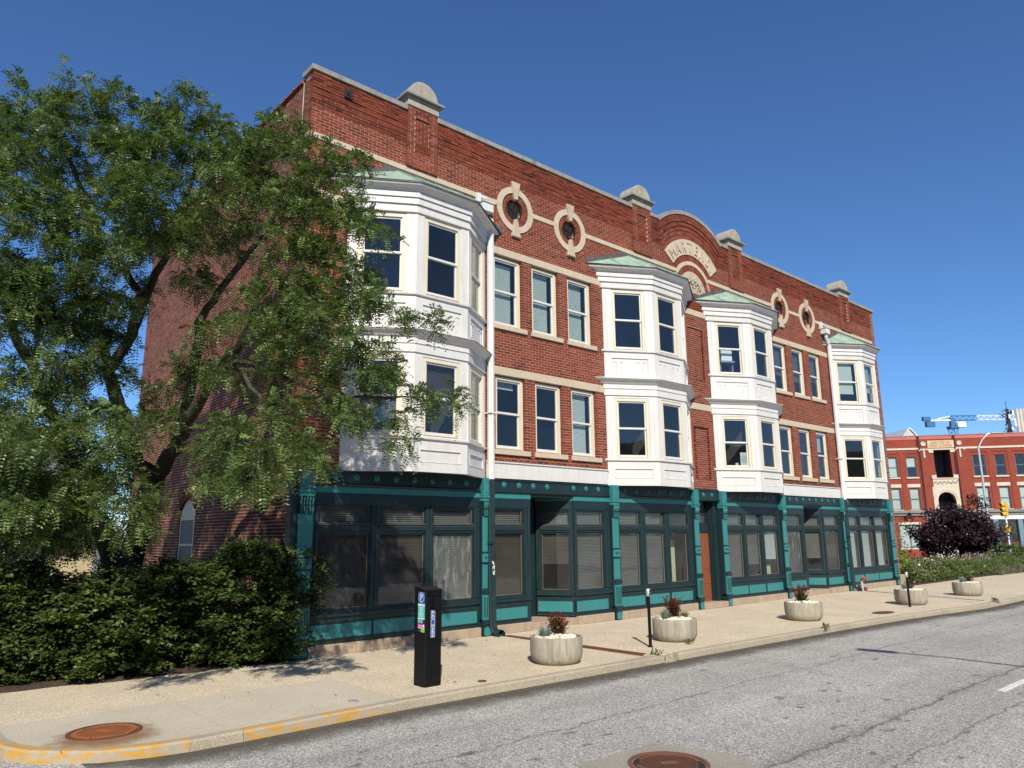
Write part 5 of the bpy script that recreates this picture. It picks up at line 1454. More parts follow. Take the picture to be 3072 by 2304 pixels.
def flower_plant(x, y, h, label, seed, nst=34, red=1.0):
    rng = np.random.default_rng(seed); root = empty("red_flower_plant", (x, y, .40), 0, label, "flower", PFG)
    st = MB(); C = []; D = []; N_ = []; PC = []; PD = []; PN = []
    for k in range(nst):
        a = rng.uniform(0, 6.28); sp = rng.uniform(.02, .2); e = np.array([sp * math.cos(a) * 1.1, sp * math.sin(a) * 1.1, h * rng.uniform(.4, 1.0)]); b0 = e * np.array([.25, .25, 0]); mid = (b0 + e) / 2 + rng.normal(0, .012, 3)
        st.tube([tuple(b0), tuple(mid), tuple(e)], [.004, .003, .0015], 4, False)
        for q in range(30):
            s = rng.uniform(.12, .95); p = b0 + (e - b0) * s; d = unit(rng.normal(0, 1, 3) * np.array([1, 1, .5]) + np.array([0, 0, .4])); C.append(p); D.append(d); N_.append(unit(np.array([0, 0, 1]) + rng.normal(0, .5, 3)))
        if rng.random() < .8 * red:
            for fl_ in range(3):
                fc_ = e + rng.normal(0, .02, 3) - np.array([0, 0, fl_ * .075])
                for q in range(6): d = unit(np.array([math.cos(q * 1.05), math.sin(q * 1.05), .35]) + rng.normal(0, .25, 3)); PC.append(fc_); PD.append(d); PN.append(unit(np.array([0, 0, 1.]) + rng.normal(0, .5, 3)))
    st.build("stems", MAT['leaf_plant'], root)
    C, D, N_ = map(np.array, (C, D, N_)); V = leaf_quads(C, D, N_, rng.uniform(.03, .06, len(C)), rng.uniform(.01, .018, len(C)))
    link_mesh("leaves", quads_mesh("leaves", V, MAT['leaf_plant'], 4, rng.random(len(C))), root)
    PC, PD, PN = map(np.array, (PC, PD, PN)); V = leaf_quads(PC, PD, PN, rng.uniform(.025, .038, len(PC)), rng.uniform(.02, .028, len(PC)))
    tag(link_mesh("flowers", quads_mesh("flowers", V, MAT['red_petal'], 4, rng.random(len(PC))), root), kind="stuff")
def tuft(x, y, h, mat, label, seed, n=170, name="grass_tuft", z=.41, group=None, spread=1.0):
    rng = np.random.default_rng(seed); root = empty(name, (x, y, z), 0, None, None)
    a = rng.uniform(0, 6.28, n); lean = rng.uniform(.1, 1.0, n) * spread; L = h * rng.uniform(.6, 1.1, n)
    d = np.stack([np.cos(a) * lean, np.sin(a) * lean, np.ones(n)], 1); d = unit(d); b0 = np.stack([np.cos(a) * .03 * rng.random(n), np.sin(a) * .03 * rng.random(n), np.zeros(n)], 1)
    mid = b0 + d * (L * .55)[:, None]; tip = b0 + d * L[:, None] - np.array([0, 0, 1.]) * (L * .22 * lean)[:, None]
    s = np.stack([-np.sin(a), np.cos(a), np.zeros(n)], 1) * .0032
    V = np.concatenate([np.stack([b0 - s, b0 + s, mid + s, mid - s], 1), np.stack([mid - s, mid + s, tip + s * .2, tip - s * .2], 1)])
    bpy.data.objects.remove(root)
    o = link_mesh(name, quads_mesh(name, V, MAT[mat], 4, np.tile(rng.random(n), 2)), None, (x, y, z)); return tag(o, label, "grass", group)
PLS = [(3.45, -3.55, "round concrete planter astride the steel trench cover nearest the pay station"), (7.15, -3.35, "round concrete planter beside the first parking pole"),
       (12.45, -3.45, "round concrete planter with a single red plant before the recessed entry"), (18.55, -3.75, "round concrete planter behind the second parking pole"), (23.2, -3.85, "round concrete planter standing alone opposite the flower bed")]
near = ["nearest the pay station", "beside the first parking pole", "facing the second recessed entry", "behind the second parking pole", "opposite the flower bed"]
for i, (x, y, lab) in enumerate(PLS):
    planter(x, y, lab.replace("astride the steel trench cover ", ""))
    pebbles(x, y, "pale river pebbles filling the planter " + near[i], 240, 40 + i)
    dx, dy = ((.06, .02), (-.03, .0), (-.02, .04), (-.05, .03), (.08, 0))[i]
    flower_plant(x + dx, y + dy, (.44, .5, .47, .36, .27)[i], "small plant with dark red flowers in the planter " + near[i], 60 + i, (62, 80, 66, 44, 38)[i], (1, .9, .8, .5, .45)[i])
    if i in (0, 1, 3, 4): tuft(x - .23, y + .05, .25, 'fescue', "blue-grey fescue tuft in the planter " + near[i], 80 + i, 480, "fescue_tuft", group="fescue tufts in the planters")
    if i in (0, 2): tuft(x + .24, y + .18, .17, 'fescue', "small blue-grey fescue tuft at the right rim of the planter " + near[i], 90 + i, 180, "fescue_tuft", group="fescue tufts in the planters")
    if i in (1,): tuft(x + .2, y - .12, .2, 'sedge', "brown sedge tuft in the planter " + near[i], 95 + i, 240, "sedge_tuft")

# ------------------------------------------------------------------ pay station
PK = empty("pay_station", (.655, -3.615, 0), 0, "tall black parking pay station with a blue sign", "pay station")
m = MB(); c = .035
def octo(h, k): return [(-h + k, -h), (h - k, -h), (h, -h + k), (h, h - k), (h - k, h), (-h + k, h), (-h, h - k), (-h, -h + k)]
m.prism(octo(.150, .012), lambda a, b, d: (a, b, d), -.004, .62); m.build("pedestal", MAT['black'], PK)
m = MB(); m.prism(octo(.154, .014), lambda a, b, d: (a, b, d + (0 if d < 1 else (.025 if b > 0 else -.02))), .622, 1.40); m.build("cabinet", MAT['black'], PK)
m = MB(); m.prism(octo(.160, .016), lambda a, b, d: (a, b, d + (.025 if b > 0 else -.02)), 1.385, 1.41); m.build("lid", MAT['black'], PK)
m = MB(); m.box(-.125, .13, -.172, -.152, 1.305, 1.345); m.box(-.02, .035, -.18, -.152, 1.10, 1.27); m.build("ticket_hood", MAT['black'], PK)
m = MB(); m.box(-.055, .015, -.1565, -.1535, .70, 1.085); sg_ = m.build("pay_here_sign", MAT['sign_blue'], PK)
m = MB(); m.ring(-.055, .015, -.158, -.1566, .70, 1.085, .004, .004); 
for i, ch in enumerate("PAY HERE"):
    if ch == ' ': continue
    add_text(m, ch, .054, .0005, lambda x_, y_, z_, i=i: (-.02 + x_ * 1.25, -.1572 - z_, 1.036 - i * .0462 + y_))
m.build("sign_lettering", MAT['sign_white'], sg_)
# stickers on the left flank (facing -x)
LX = -.1575
def lf(y0, y1, z0, z1, mat, name, par=PK, x=LX, t=.002):
    m = MB(); m.box(x - t, x, y0, y1, z0, z1); return m.build(name, MAT[mat], par)
ba = lf(-.135, .04, 1.195, 1.36, 'sign_blue', "parking_badge")
m = MB()
for r0, r1 in ((.064, .071),):
    ringsec_ = []
    n = 24
    for k in range(n):
        t0, t1 = 2 * math.pi * k / n, 2 * math.pi * (k + 1) / n
        m.add([(LX - .0028, -.047 + r * math.cos(t), 1.28 + r * math.sin(t)) for r, t in ((r0, t0), (r1, t0), (r1, t1), (r0, t1))], [(0, 1, 2, 3)])
add_text(m, "P", .13, .0005, lambda x_, y_, z_: (LX - .003 - z_, -.047 - x_, 1.235 + y_)); m.build("badge_letter", MAT['sign_white'], ba)
tl = lf(-.135, .04, .975, 1.19, 'sign_teal', "tariff_panel")
m = MB(); m.box(LX - .0026, LX - .0021, -.135, .04, 1.155, 1.182); m.box(LX - .0026, LX - .0021, -.135, .04, .962, .975)
for zz, ww in ((1.125, .05), (1.108, .03), (1.09, .025), (1.075, .035), (1.045, .06), (1.02, .055), (1.0, .03)): m.box(LX - .0026, LX - .0021, -.047 - ww, -.047 + ww, zz, zz + .006)
m.build("tariff_lines", MAT['sign_white'], tl)
m = MB(); add_text(m, "PAY TO PARK", .026, .0003, lambda x_, y_, z_: (LX - .003 - z_, -.047 - x_, 1.16 + y_)); m.build("tariff_heading", MAT['sign_blue'], tl)
s2 = lf(-.085, .04, .905, .955, 'sign_teal', "app_sticker"); lf(-.135, -.087, .905, .955, 'ink', "app_sticker_end")
s3 = lf(-.135, .04, .84, .895, 'sign_pink', "magenta_sticker")
m = MB(); add_text(m, "Flowbird", .03, .0003, lambda x_, y_, z_: (LX - .003 - z_, -.03 - x_, .858 + y_)); m.box(LX - .0026, LX - .0021, -.135, .04, .832, .84); m.box(LX - .0026, LX - .0021, -.125, -.095, .85, .885); m.build("sticker_lettering", MAT['sign_white'], s3)
lf(-.04, .04, .775, .83, 'ink', "info_sticker"); lf(-.135, -.042, .775, .83, 'sign_green', "green_sticker")
# seam between pedestal and cabinet
MB().box(-.1515, .1515, -.1515, .1515, .6195, .6225).build("joint_line", MAT['iron'], PK)

# ------------------------------------------------------------------ parking poles
def pole(x, y, h, label):
    p = empty("parking_pole", (x, y, 0), 0, label, "parking pole", "numbered parking poles at the kerb")
    m = MB(); m.tube([(0, 0, 0), (0, 0, h - .14)], .032, 14); m.build("post", MAT['black'], p, smooth=True)
    m = MB(); m.lathe([(.0, 0.0), (.06, .0), (.055, .012), (.034, .02)], 14); m.build("base_flange", MAT['black'], p)
    m = MB(); m.lathe([(.034, h - .15), (.046, h - .14), (.046, h - .02), (.03, h), (0, h)], 14); m.build("head", MAT['metal_grey'], p, smooth=True)
    m = MB(); m.box(-.03, .03, -.05, -.045, h - .125, h - .085); m.box(-.03, .03, -.05, -.045, h - .065, h - .03); m.build("number_plate", MAT['ink'], p)
pole(6.03, -3.58, 1.115, "slim black parking pole with a grey head by the steel trench cover")
pole(17.77, -3.99, 1.0, "slim black parking pole with a grey head before a planter near the flower bed")

# ------------------------------------------------------------------ covers and drains
def manhole(x, y, z, r, rot, mat, label, text, frame):
    o = empty("manhole_cover", (x, y, z), rot, label, "manhole cover")
    m = MB(); m.lathe([(r + .055, -.01), (r + .055, .006), (r + .012, .008), (r + .012, -.005)], 48); m.build("frame_ring", MAT[frame], o)
    m = MB(); m.lathe([(0, -.004), (r, -.004), (r + .004, -.008)], 48); m.build("lid", MAT['iron'], o)
    m = MB(); n = int(2 * r * .78 / .03)
    for k in range(n):
        u = -r * .78 + (k + .5) * 2 * r * .78 / n; h = math.sqrt((r * .80) ** 2 - u * u)
        m.box(u - .0075, u + .0075, -h, h, -.0045, .0075)
    tag(m.build("ribs", MAT[mat], o), kind="stuff")
    m = MB()
    for r0, r1 in ((r * .83, r * .985), (r * .80, r * .82)):
        N = 40
        for k in range(N):
            if r0 < r * .81 and (k % 20) < 5: continue
            if r0 > r * .82 and (k % 20) > 11: continue
            t0, t1 = 2 * math.pi * k / N, 2 * math.pi * (k + 1) / N
            m.prism([(rr_ * math.cos(t), rr_ * math.sin(t)) for rr_, t in ((r0, t0), (r1, t0), (r1, t1), (r0, t1))], lambda a, b, d: (a, b, d), .001, .008)
    m.prism([(-.09, -.045), (.09, -.045), (.09, .045), (-.09, .045)], lambda a, b, d: (a, b, d), .007, .010)
    for k, ch in enumerate(text):
        th = math.pi * .78 - k * .17; v, f = text_geo(ch, r * .19, .003)
        ux = Vector((math.sin(th), -math.cos(th), 0)); uy = Vector((math.cos(th), math.sin(th), 0))
        m.add([tuple(uy * (r * .835 + p[1]) + ux * p[0] + Vector((0, 0, .006 + p[2]))) for p in v], f)
    tag(m.build("raised_marks", MAT[mat], o), kind="stuff")
    return o
manhole(.47, -8.2, ROAD_Z + .014, .36, -.55, 'rust_dark', "brown iron manhole cover set in the road asphalt", "ELECTRIC", 'rust_dark')
manhole(-3.63, -3.27, .006, .34, -1.0, 'rust', "rusty orange manhole cover in the pavement corner", "", 'steel_rust')
m = MB(); m.prism([(-.24, -7.55), (.30, -7.62), (.98, -7.60), (1.30, -8.55), (.9, -9.0), (-.55, -8.9)], lambda a, b, d: (a, b, d), ROAD_Z - .01, ROAD_Z + .006); structure(m.build("road_patch", MAT['patch']))
t_ = NT("rust_stain")
sd = t_.n("ShaderNodeVectorMath", operation='DISTANCE'); sd.inputs[1].default_value = (-3.66, -3.5, 0); t_.l(t_.pos, sd.inputs[0])
rad_ = t_.math('ADD', sd.outputs["Value"], t_.math('MULTIPLY', t_.math('SUBTRACT', t_.noise(3, 8, .75), .5), .7))
al = t_.ramp(rad_, [(.28, .75), (.62, 0.0)])
t_.color((.27, .13, .045)).rough(.9); tr_ = t_.n("ShaderNodeBsdfTransparent"); mx_ = t_.n("ShaderNodeMixShader"); t_.l(al, mx_.inputs[0]); t_.l(tr_.outputs[0], mx_.inputs[1]); t_.l(t_.b.outputs[0], mx_.inputs[2]); t_.l(mx_.outputs[0], t_.out.inputs["Surface"])
m = MB(); m.add([(-4.45, -3.2, .006), (-4.2, -3.66, .006), (-3.8, -4.0, .006), (-3.35, -4.13, .006), (-2.75, -4.1, .006), (-2.75, -2.7, .006), (-4.45, -2.7, .006)], [tuple(range(7))]); structure(m.build("rust_stain", t_.m))
def small_cover(x, y, r, mat, label):
    m = MB(); m.lathe([(r + .012, -.004), (r + .012, .008), (r, .010), (r * .6, .012), (0, .012)], 20)
    tag(m.build("valve_cap", MAT[mat], None, loc=(x, y, .004)), label, "valve cap")
small_cover(-.72, -3.85, .06, 'metal_grey', "small round grey valve cap in the smooth pavement by the yellow kerb")
small_cover(1.42, -3.98, .055, 'steel_rust', "small brown round valve cap in the pavement near the pay station")
# steel trench covers
tc = empty("trench_cover", (5.09, -.35, 0), 0, "long rusty steel trench cover crossing the pavement from the near downspout", "trench cover", "steel trench covers")
m = MB(); m.prism([(-.075, 0.05), (.085, .05), (.215, -3.72), (.07, -3.72)], lambda a, b, d: (a, b, d), -.028, .006); m.build("cover_plate", MAT['steel_rust'], tc)
m = MB()
for k in range(46):
    y = -.02 - k * .08; x = .004 + .137 * k / 45; m.box(x - .05, x + .05, y - .012, y + .012, .006, .009)
tag(m.build("tread_bars", MAT['steel_rust'], tc), kind="stuff")
m = MB(); m.prism([(5.2, -4.04), (5.4, -4.04), (5.6, -4.5), (5.3, -4.5)], lambda a, b, d: (a, b, d), -.13, -.10); structure(m.build("trench_outlet", MAT['kerb']))
tc2 = empty("trench_cover", (22.9, -.45, 0), 0, "narrow rusty steel trench cover crossing the pavement from the far downspout", "trench cover", "steel trench covers")
m = MB(); m.prism([(-.05, 0), (.06, 0), (-1.55, -4.45), (-1.68, -4.45)], lambda a, b, d: (a, b, d), .0, .007); m.build("cover_plate", MAT['steel_rust'], tc2)
gr = empty("pavement_grate", (15.5, -4.15, .004), 0, "oval iron grate set in the pavement near the kerb", "grate")
m = MB()
for k in range(14):
    u = -.42 + k * .065; h = .23 * math.sqrt(max(.1, 1 - (u / .47) ** 2)); m.box(u - .014, u + .014, -h, h, 0, .008)
m.box(-.46, .46, -.015, .015, 0, .009); m.build("grate_bars", MAT['steel_rust'], gr)
# fire connection pipe
fd = empty("standpipe", (23.0, -.3, 0), 0, "short grey fire standpipe with red caps by the downspout", "standpipe")
m = MB(); m.tube([(0, 0, 0), (0, 0, .38)], .055, 12); m.tube([(0, 0, .36), (.0, -.05, .45), (.0, -.12, .46)], .06, 10); m.build("pipe", MAT['galv'], fd, smooth=True)
red = simple("red_enamel", (.42, .03, .02), .1, 6, .4, 0)
for dx in (-.07, .09): m = MB(); m.tube([(dx, -.06, .46), (dx, -.16, .45)], .045, 10); m.build("hose_cap", red, fd)
m = MB(); m.box(.05, .2, -.1, .0, 0, .12); m.build("valve_box", MAT['steel_rust'], fd)
# weeds
def weed(x, y, z, s, label, seed):
    rng = np.random.default_rng(seed); n = 60; C = np.stack([rng.normal(0, s * .4, n), rng.normal(0, s * .3, n), rng.random(n) * s * .8], 1); D = unit(rng.normal(0, 1, (n, 3)) + np.array([0, 0, .6])); N_ = unit(np.array([0, 0, 1.]) + rng.normal(0, .5, (n, 3)))
    V = leaf_quads(C, D, N_, s * rng.uniform(.3, .6, n), s * rng.uniform(.15, .3, n)); o = link_mesh("weed", quads_mesh("weed", V, MAT['leaf_bed'], 4, rng.random(n)), None, (x, y, z)); tag(o, label, "weed")
weed(6.85, -3.9, 0, .11, "leafy weed at the foot of the planter by the first parking pole", 1)
weed(11.2, -4.62, -.02, .13, "upright weed growing from the kerb joint", 2)
weed(5.35, -4.25, -.05, .14, "scraggly weed in the broken kerb by the trench outlet", 3)
weed(21.0, -5.3, -.02, .16, "tall weed in the kerb near the far planter", 4)
# paper signs behind glass
bayF = frame_at((14.18, 0), (15.54, -.75))
def on_face(F, u, z, d): return F[0] + F[1] * u - F[2] * d + UPZ * z
ps = empty("window_notice", tuple(on_face(bayF, 1.06, 4.30, .10)), 0, "white paper notice about Gaza in a bay window", "notice")
m = MB(); Fl = (Vector((0, 0, 0)), bayF[1], bayF[2], 0); fb(m, Fl, -.13, .13, -.004, 0, 0, .44); m.build("sheet", MAT['paper'], ps)
m = MB()
for i, tx in enumerate(("STARVATION", "IS BEING", "USED AS A", "WEAPON", "OF WAR")):
    add_text(m, tx, .042, .0005, lambda x_, y_, z_, i=i: tuple(bayF[1] * x_ + bayF[2] * (.002 + z_) + UPZ * (.285 - i * .046 + y_)))
m.build("notice_text", MAT['ink'], ps)
m = MB(); add_text(m, "GAZA:", .042, .0005, lambda x_, y_, z_: tuple(bayF[1] * x_ + bayF[2] * (.002 + z_) + UPZ * (.345 + y_))); m.build("notice_heading", simple("faded_red_ink", (.25, .08, .08), .05, 5, .8, 0), ps)
ps2 = empty("paper_card", tuple(on_face(bayF, .80, 4.30, .10)), 0, "small blank grey card beside the Gaza notice", "card")
m = MB(); fb(m, Fl, -.05, .05, -.004, 0, 0, .1); m.build("sheet", MAT['paper'], ps2)
pr_ = empty("printer", tuple(on_face(bayF, .78, 7.62, .3)), 0, "white printer on a shelf behind a bay window", "printer")
m = MB(); fb(m, Fl, -.2, .2, -.2, 0.06, .18, .55); m.build("printer_case", MAT['sign_white'], pr_, bevel=.02); m = MB(); fb(m, Fl, -.26, .26, -.3, .1, .13, .178); fb(m, Fl, -.2, .2, -.22, .0, .551, .60); m.build("printer_tray", MAT['metal_grey'], pr_)
m = MB(); fb(m, Fl, -.24, -.2, -.2, 0, -.6, .13); fb(m, Fl, .2, .24, -.2, 0, -.6, .13); m.build("shelf_leg", MAT['metal_grey'], pr_)

# ------------------------------------------------------------------ flower bed and background
mb = MB(); mb.prism([(27.65, -.62), (36, -.66), (46, -1.1), (54, -1.6), (54, 9), (27.65, 9)], lambda a, b, d: (a, b, d), -.15, .03); structure(mb.build("planting_bed", MAT['mulch']))
def bed_stuff(name, label, boxes, n, h, mat, ll, lw, seed, cat, petal=False):
    rng = np.random.default_rng(seed); C = []
    for x0, x1, y0, y1, hh in boxes:
        k = int(n * (x1 - x0) * (y1 - y0)); x = rng.uniform(x0, x1, k); y = rng.uniform(y0, y1, k)
        top = hh * (.75 + .25 * np.sin(x * 2.3 + seed) * np.cos(y * 2.1 + 1.3 * seed)) * np.clip((y - y0 + .25) / .5, .45, 1)
        z = top * (rng.random(k) ** (.18 if petal else .55)); C.append(np.stack([x, y, z], 1))
    C = np.concatenate(C); k = len(C); D = unit(rng.normal(0, 1, (k, 3)) + np.array([0, -.2, .5])); N_ = unit(rng.normal(0, .6, (k, 3)) + np.array([-.2, -.3, 1]))
    V = leaf_quads(C, D, N_, ll * rng.uniform(.6, 1.3, k), lw * rng.uniform(.7, 1.2, k))
    o = link_mesh(name, quads_mesh(name, V, MAT[mat], 4, rng.random(k)), None); return tag(o, label, cat, None, "stuff")
bed_stuff("ground_cover", "mixed green perennials filling the flower bed beyond the building", [(27.75, 37, -.55, 2.6, .95), (37, 53, -.5, 3.2, .8)], 520, 1, 'leaf_bed', .14, .05, 3, "plants")
bed_stuff("ground_cover", "low grey-green foliage edging the pavement before the flower bed", [(37, 53, -1.0, .6, .42)], 700, 1, 'leaf_grey', .13, .03, 4, "plants")
bed_stuff("flower_drift", "drift of pink flower heads in the flower bed", [(28.2, 31, -.4, .4, .85), (31.5, 34.5, .3, 1.6, 1.1), (36, 41.5, .2, 1.8, 1.05)], 45, 1, 'pink_petal', .1, .07, 5, "flowers", True)
bed_stuff("flower_drift", "scattered white flower heads in the flower bed", [(28, 33, -.3, 1.6, .95), (33, 38, .6, 2.0, 1.25)], 14, 1, 'white_petal', .12, .09, 6, "flowers", True)
bed_stuff("flower_drift", "clump of tall red blooms in the flower bed", [(33.6, 35.2, 1.6, 2.2, 1.65)], 40, 1, 'red_petal', .16, .12, 7, "flowers", True)
shrub("flower_bed_shrub", "yellow-green shrub against the brown brick end of the building", (28.7, .75), (.9, .8), 1.35, 2600, 31, 'leaf_lime', "shrubs in the flower bed", .12, .07, 10)
shrub("flower_bed_shrub", "dark green shrub behind the yellow-green one beside the building", (30.6, 2.6), (1.3, 1.0), 1.6, 2600, 32, 'leaf_bed', "shrubs in the flower bed", .13, .08, 10)
shrub("flower_bed_shrub", "broad yellow-green shrub right of the purple tree", (53.5, .5), (2.2, 1.5), 1.9, 5200, 33, 'leaf_lime', "shrubs in the flower bed", .17, .1, 12)
shrub("flower_bed_shrub", "bright green shrub behind the black bed sign", (48.3, 1.6), (1.1, .9), 1.3, 2600, 34, 'leaf_bed', "shrubs in the flower bed", .15, .1, 10)
# purple-leaved tree
def broad_tree(name, label, base, limbs, lobes, n, seed, leafm, ll, lw):
    rng = np.random.default_rng(seed); root = empty(name, base, 0, label, "tree"); tm = MB(); off = Vector(base); nodes = []
    for pts, r0, r1 in limbs:
        P = [Vector(p) for p in pts]; R = [r0 + (r1 - r0) * i / (len(P) - 1) for i in range(len(P))]; tm.tube(P, R, 7); nodes += P
    C = []; D = []
    for x, y, z, r in lobes:
        c = Vector((x, y, z)); a = min(nodes, key=lambda q: (q - c).length); tm.tube([a, a.lerp(c, .5) + Vector((0, 0, .1)), c], [.03, .022, .012], 5, False)
        k = int(n * r * r); p = unit(rng.normal(0, 1, (k, 3))) * (rng.random((k, 1)) ** .4) * r; C.append(p * np.array([1, 1, .8]) + np.array([x, y, z])); D.append(unit(p * np.array([1, 1, .3]) + rng.normal(0, .3, (k, 3)) - np.array([0, 0, .25])))
    C = np.concatenate(C); D = np.concatenate(D); k = len(C); N_ = unit(np.array([0, -.2, 1.]) + rng.normal(0, .5, (k, 3)))
    tm.build("trunk", MAT['bark'], root, smooth=True)
    V = leaf_quads(C, D, N_, ll * rng.uniform(.7, 1.25, k), lw * rng.uniform(.8, 1.2, k)); link_mesh("crown", quads_mesh("crown", V, MAT[leafm], 4, np.clip(rng.normal(.4, .25, k), 0, 1)), root); return root
rg_ = np.random.default_rng(17); lb = []
for k in range(95):
    v = unit(rg_.normal(0, 1, 3)) * rg_.random() ** .4
    ac, dp, zz = v[0] * 3.1, v[1] * 1.7, 2.25 + v[2] * 1.65 * (1.0 if v[2] > 0 else .95) - .1 * abs(v[0])
    lb.append((ac * .75 + dp * .66, -ac * .66 + dp * .75, max(.55, zz), rg_.uniform(.45, .8)))
for k in range(26):
    lb.append((rg_.uniform(-2.6, .6), 0, 0, .6)); q_ = lb[-1][0]; lb[-1] = (q_ * .8, -q_ * .75 + rg_.uniform(-.6, .6), rg_.uniform(.5, 2.6) + .1 * q_, .55)
lb += [(1.0, -.9, 4.35, .5), (1.3, -1.3, 4.1, .5), (-2.5, 2.2, 3.1, .4)]
broad_tree("purple_leaf_tree", "rounded purple-leaved tree standing in the flower bed", (50.2, 4.95, 0), [([(0, 0, 0), (.05, 0, .8), (-.1, .1, 1.5)], .16, .11), ([(-.1, .1, 1.4), (-1.2, 1.0, 2.3)], .08, .03), ([(-.1, .1, 1.4), (1.1, -1.0, 2.6)], .08, .03), ([(-.1, .1, 1.5), (.2, 0, 3.2)], .08, .03)], lb, 430, 19, 'leaf_purple', .17, .14)
rg_ = np.random.default_rng(27)
broad_tree("young_tree", "thin green young tree beside the brown brick end pier", (31.9, 2.25, 0), [([(0, 0, 0), (.05, 0, 1.6), (.0, .1, 3.4)], .06, .02), ([(.02, 0, 1.6), (.5, -.6, 2.6)], .03, .01), ([(.02, 0, 2.0), (-.5, .4, 3.0)], .03, .01)],
           [(rg_.normal(.0, .4), rg_.normal(-.05, .4), rg_.uniform(1.1, 3.3), .4) for _ in range(18)], 200, 28, 'leaf_bed', .12, .07)
# small black sign in the bed
sg = empty("garden_sign", (44.3, 1.95, 0), -.9, "small black sign on a low stand in the flower bed", "sign")
m = MB(); m.obox((0, 0, .62), (1, 0, 0), (0, .8, .6), (0, -.6, .8), -.33, .33, -.24, .24, -.015, .015); m.build("sign_panel", MAT['black'], sg)
m = MB(); m.tube([(-.04, 0, 0), (-.04, 0, .6)], .025, 6); m.tube([(.05, 0, 0), (.05, 0, .6)], .025, 6); m.box(-.3, .3, -.22, -.16, .42, .47); m.build("sign_stand", MAT['metal_grey'], sg)

# red brick building across the junction -----------------------------------
RB = empty("red_commercial_building", (63.49, 9.88, 0), math.radians(-53.13), "red brick commercial building with a pale arched entrance and an inscribed plaque", "building")
redb = brick_mat("far_red_brick", [(0, (.3, .06, .035)), (1, (.3, .06, .035))], .15)
t = NT("far_red_brickwork")
bt = t.n("ShaderNodeTexBrick"); bt.inputs["Color1"].default_value = (.27, .056, .032, 1); bt.inputs["Color2"].default_value = (.22, .045, .028, 1); bt.inputs["Mortar"].default_value = (.2, .06, .045, 1)
bt.inputs["Scale"].default_value = 1.0; bt.inputs["Brick Width"].default_value = .21; bt.inputs["Row Height"].default_value = .07; bt.inputs["Mortar Size"].default_value = .006
tc_ = t.n("ShaderNodeTexCoord"); sx = t.n("ShaderNodeSeparateXYZ"); t.l(tc_.outputs["Object"], sx.inputs[0]); cb = t.n("ShaderNodeCombineXYZ"); t.l(sx.outputs[0], cb.inputs[0]); t.l(sx.outputs[2], cb.inputs[1]); t.l(cb.outputs[0], bt.inputs["Vector"])
t.color(t.mix(1.0, bt.outputs["Color"], t.ramp(t.noise(.7, 6, .7), [(.3, .85), (.7, 1.1)]), 'MULTIPLY')).rough(.9).spec(.2)
MAT['redwall'] = t.m
MAT['pinkband'] = simple("painted_parapet", (.42, .12, .1), .12, 1, .8, .1)
MAT['pale'] = stone("pale_terracotta", (.62, .54, .42), (.5, .43, .33), .4)
MAT['blueframe'] = simple("blue_grey_paint", (.08, .13, .17), .1, 4, .5, 0)
MAT['shade'] = simple("window_shade", (.66, .68, .6), .05, 2, .7, 0)
W3 = [-10.1, -8.6, -5.82, -4.30, -2.79, 2.46, 4.17, 5.70, 7.2, 8.7, 10.2]
U0, U1 = -13.0, 15.0
wins = []
for u in W3:
    w = .95 if u == 2.46 else .78
    wins += [(u, u + w, 6.78, 8.54), (u, u + w, 4.0, 5.83)]
cutrects = wins + [(-.55, .77, 6.72, 9.04), (-.63, .77, 3.95, 5.47)]
wall = MB()
xs = sorted(set([U0, U1] + [r[0] for r in cutrects] + [r[1] for r in cutrects])); zs = sorted(set([3.95, 10.03] + [r[2] for r in cutrects] + [r[3] for r in cutrects]))
for a, b_ in zip(xs, xs[1:]):
    run = None
    for c, d in zip(zs, zs[1:]):
        cut = any(r[0] <= (a + b_) / 2 <= r[1] and r[2] <= (c + d) / 2 <= r[3] for r in cutrects)
        if cut:
            if run: wall.box(a, b_, 0, .35, run[0], run[1]); run = None
        else: run = (run[0], d) if run else (c, d)
    if run: wall.box(a, b_, 0, .35, run[0], run[1])
wall.build("upper_wall", MAT['redwall'], RB)
m = MB(); m.box(U0, U1, .35, 14, -.15, .0); m.box(U0, U1, 13.6, 14, 0, 10.2); m.box(U0, U0 + .3, .35, 13.6, 0, 10.2); m.box(U1 - .3, U1, .35, 13.6, 0, 10.2); m.box(U0, U1, .36, 13.6, 9.7, 9.9); m.box(U0 + .3, U1 - .3, 2.2, 2.3, 0, 9.7); m.build("shell", MAT['redwall'], RB)
m = MB(); m.box(U0, U1, -.03, .4, 10.03, 10.32); m.build("parapet_band", MAT['pinkband'], RB)
m = MB(); m.box(U0, U1, -.07, .42, 10.32, 10.38); m.build("parapet_cap", MAT['coping'], RB)
m = MB(); m.box(U0, -1.72, -.06, .0, 9.15, 9.31); m.box(-1.58, 1.12, -.06, .0, 9.08, 9.20); m.box(1.26, U1, -.06, 0, 9.12, 9.28); m.build("string_course", MAT['pale'], RB)
for u in (-1.69, 1.16):
    MB().box(u - .13, u + .13, -.03, .0, 3.96, 10.3).build("pilaster_shadow_strip", simple("maroon_slot_shadow", (.05, .012, .01), .1, 2, .9, 0), RB)  # raised strips; the shadow of the wall slots is put into their colour
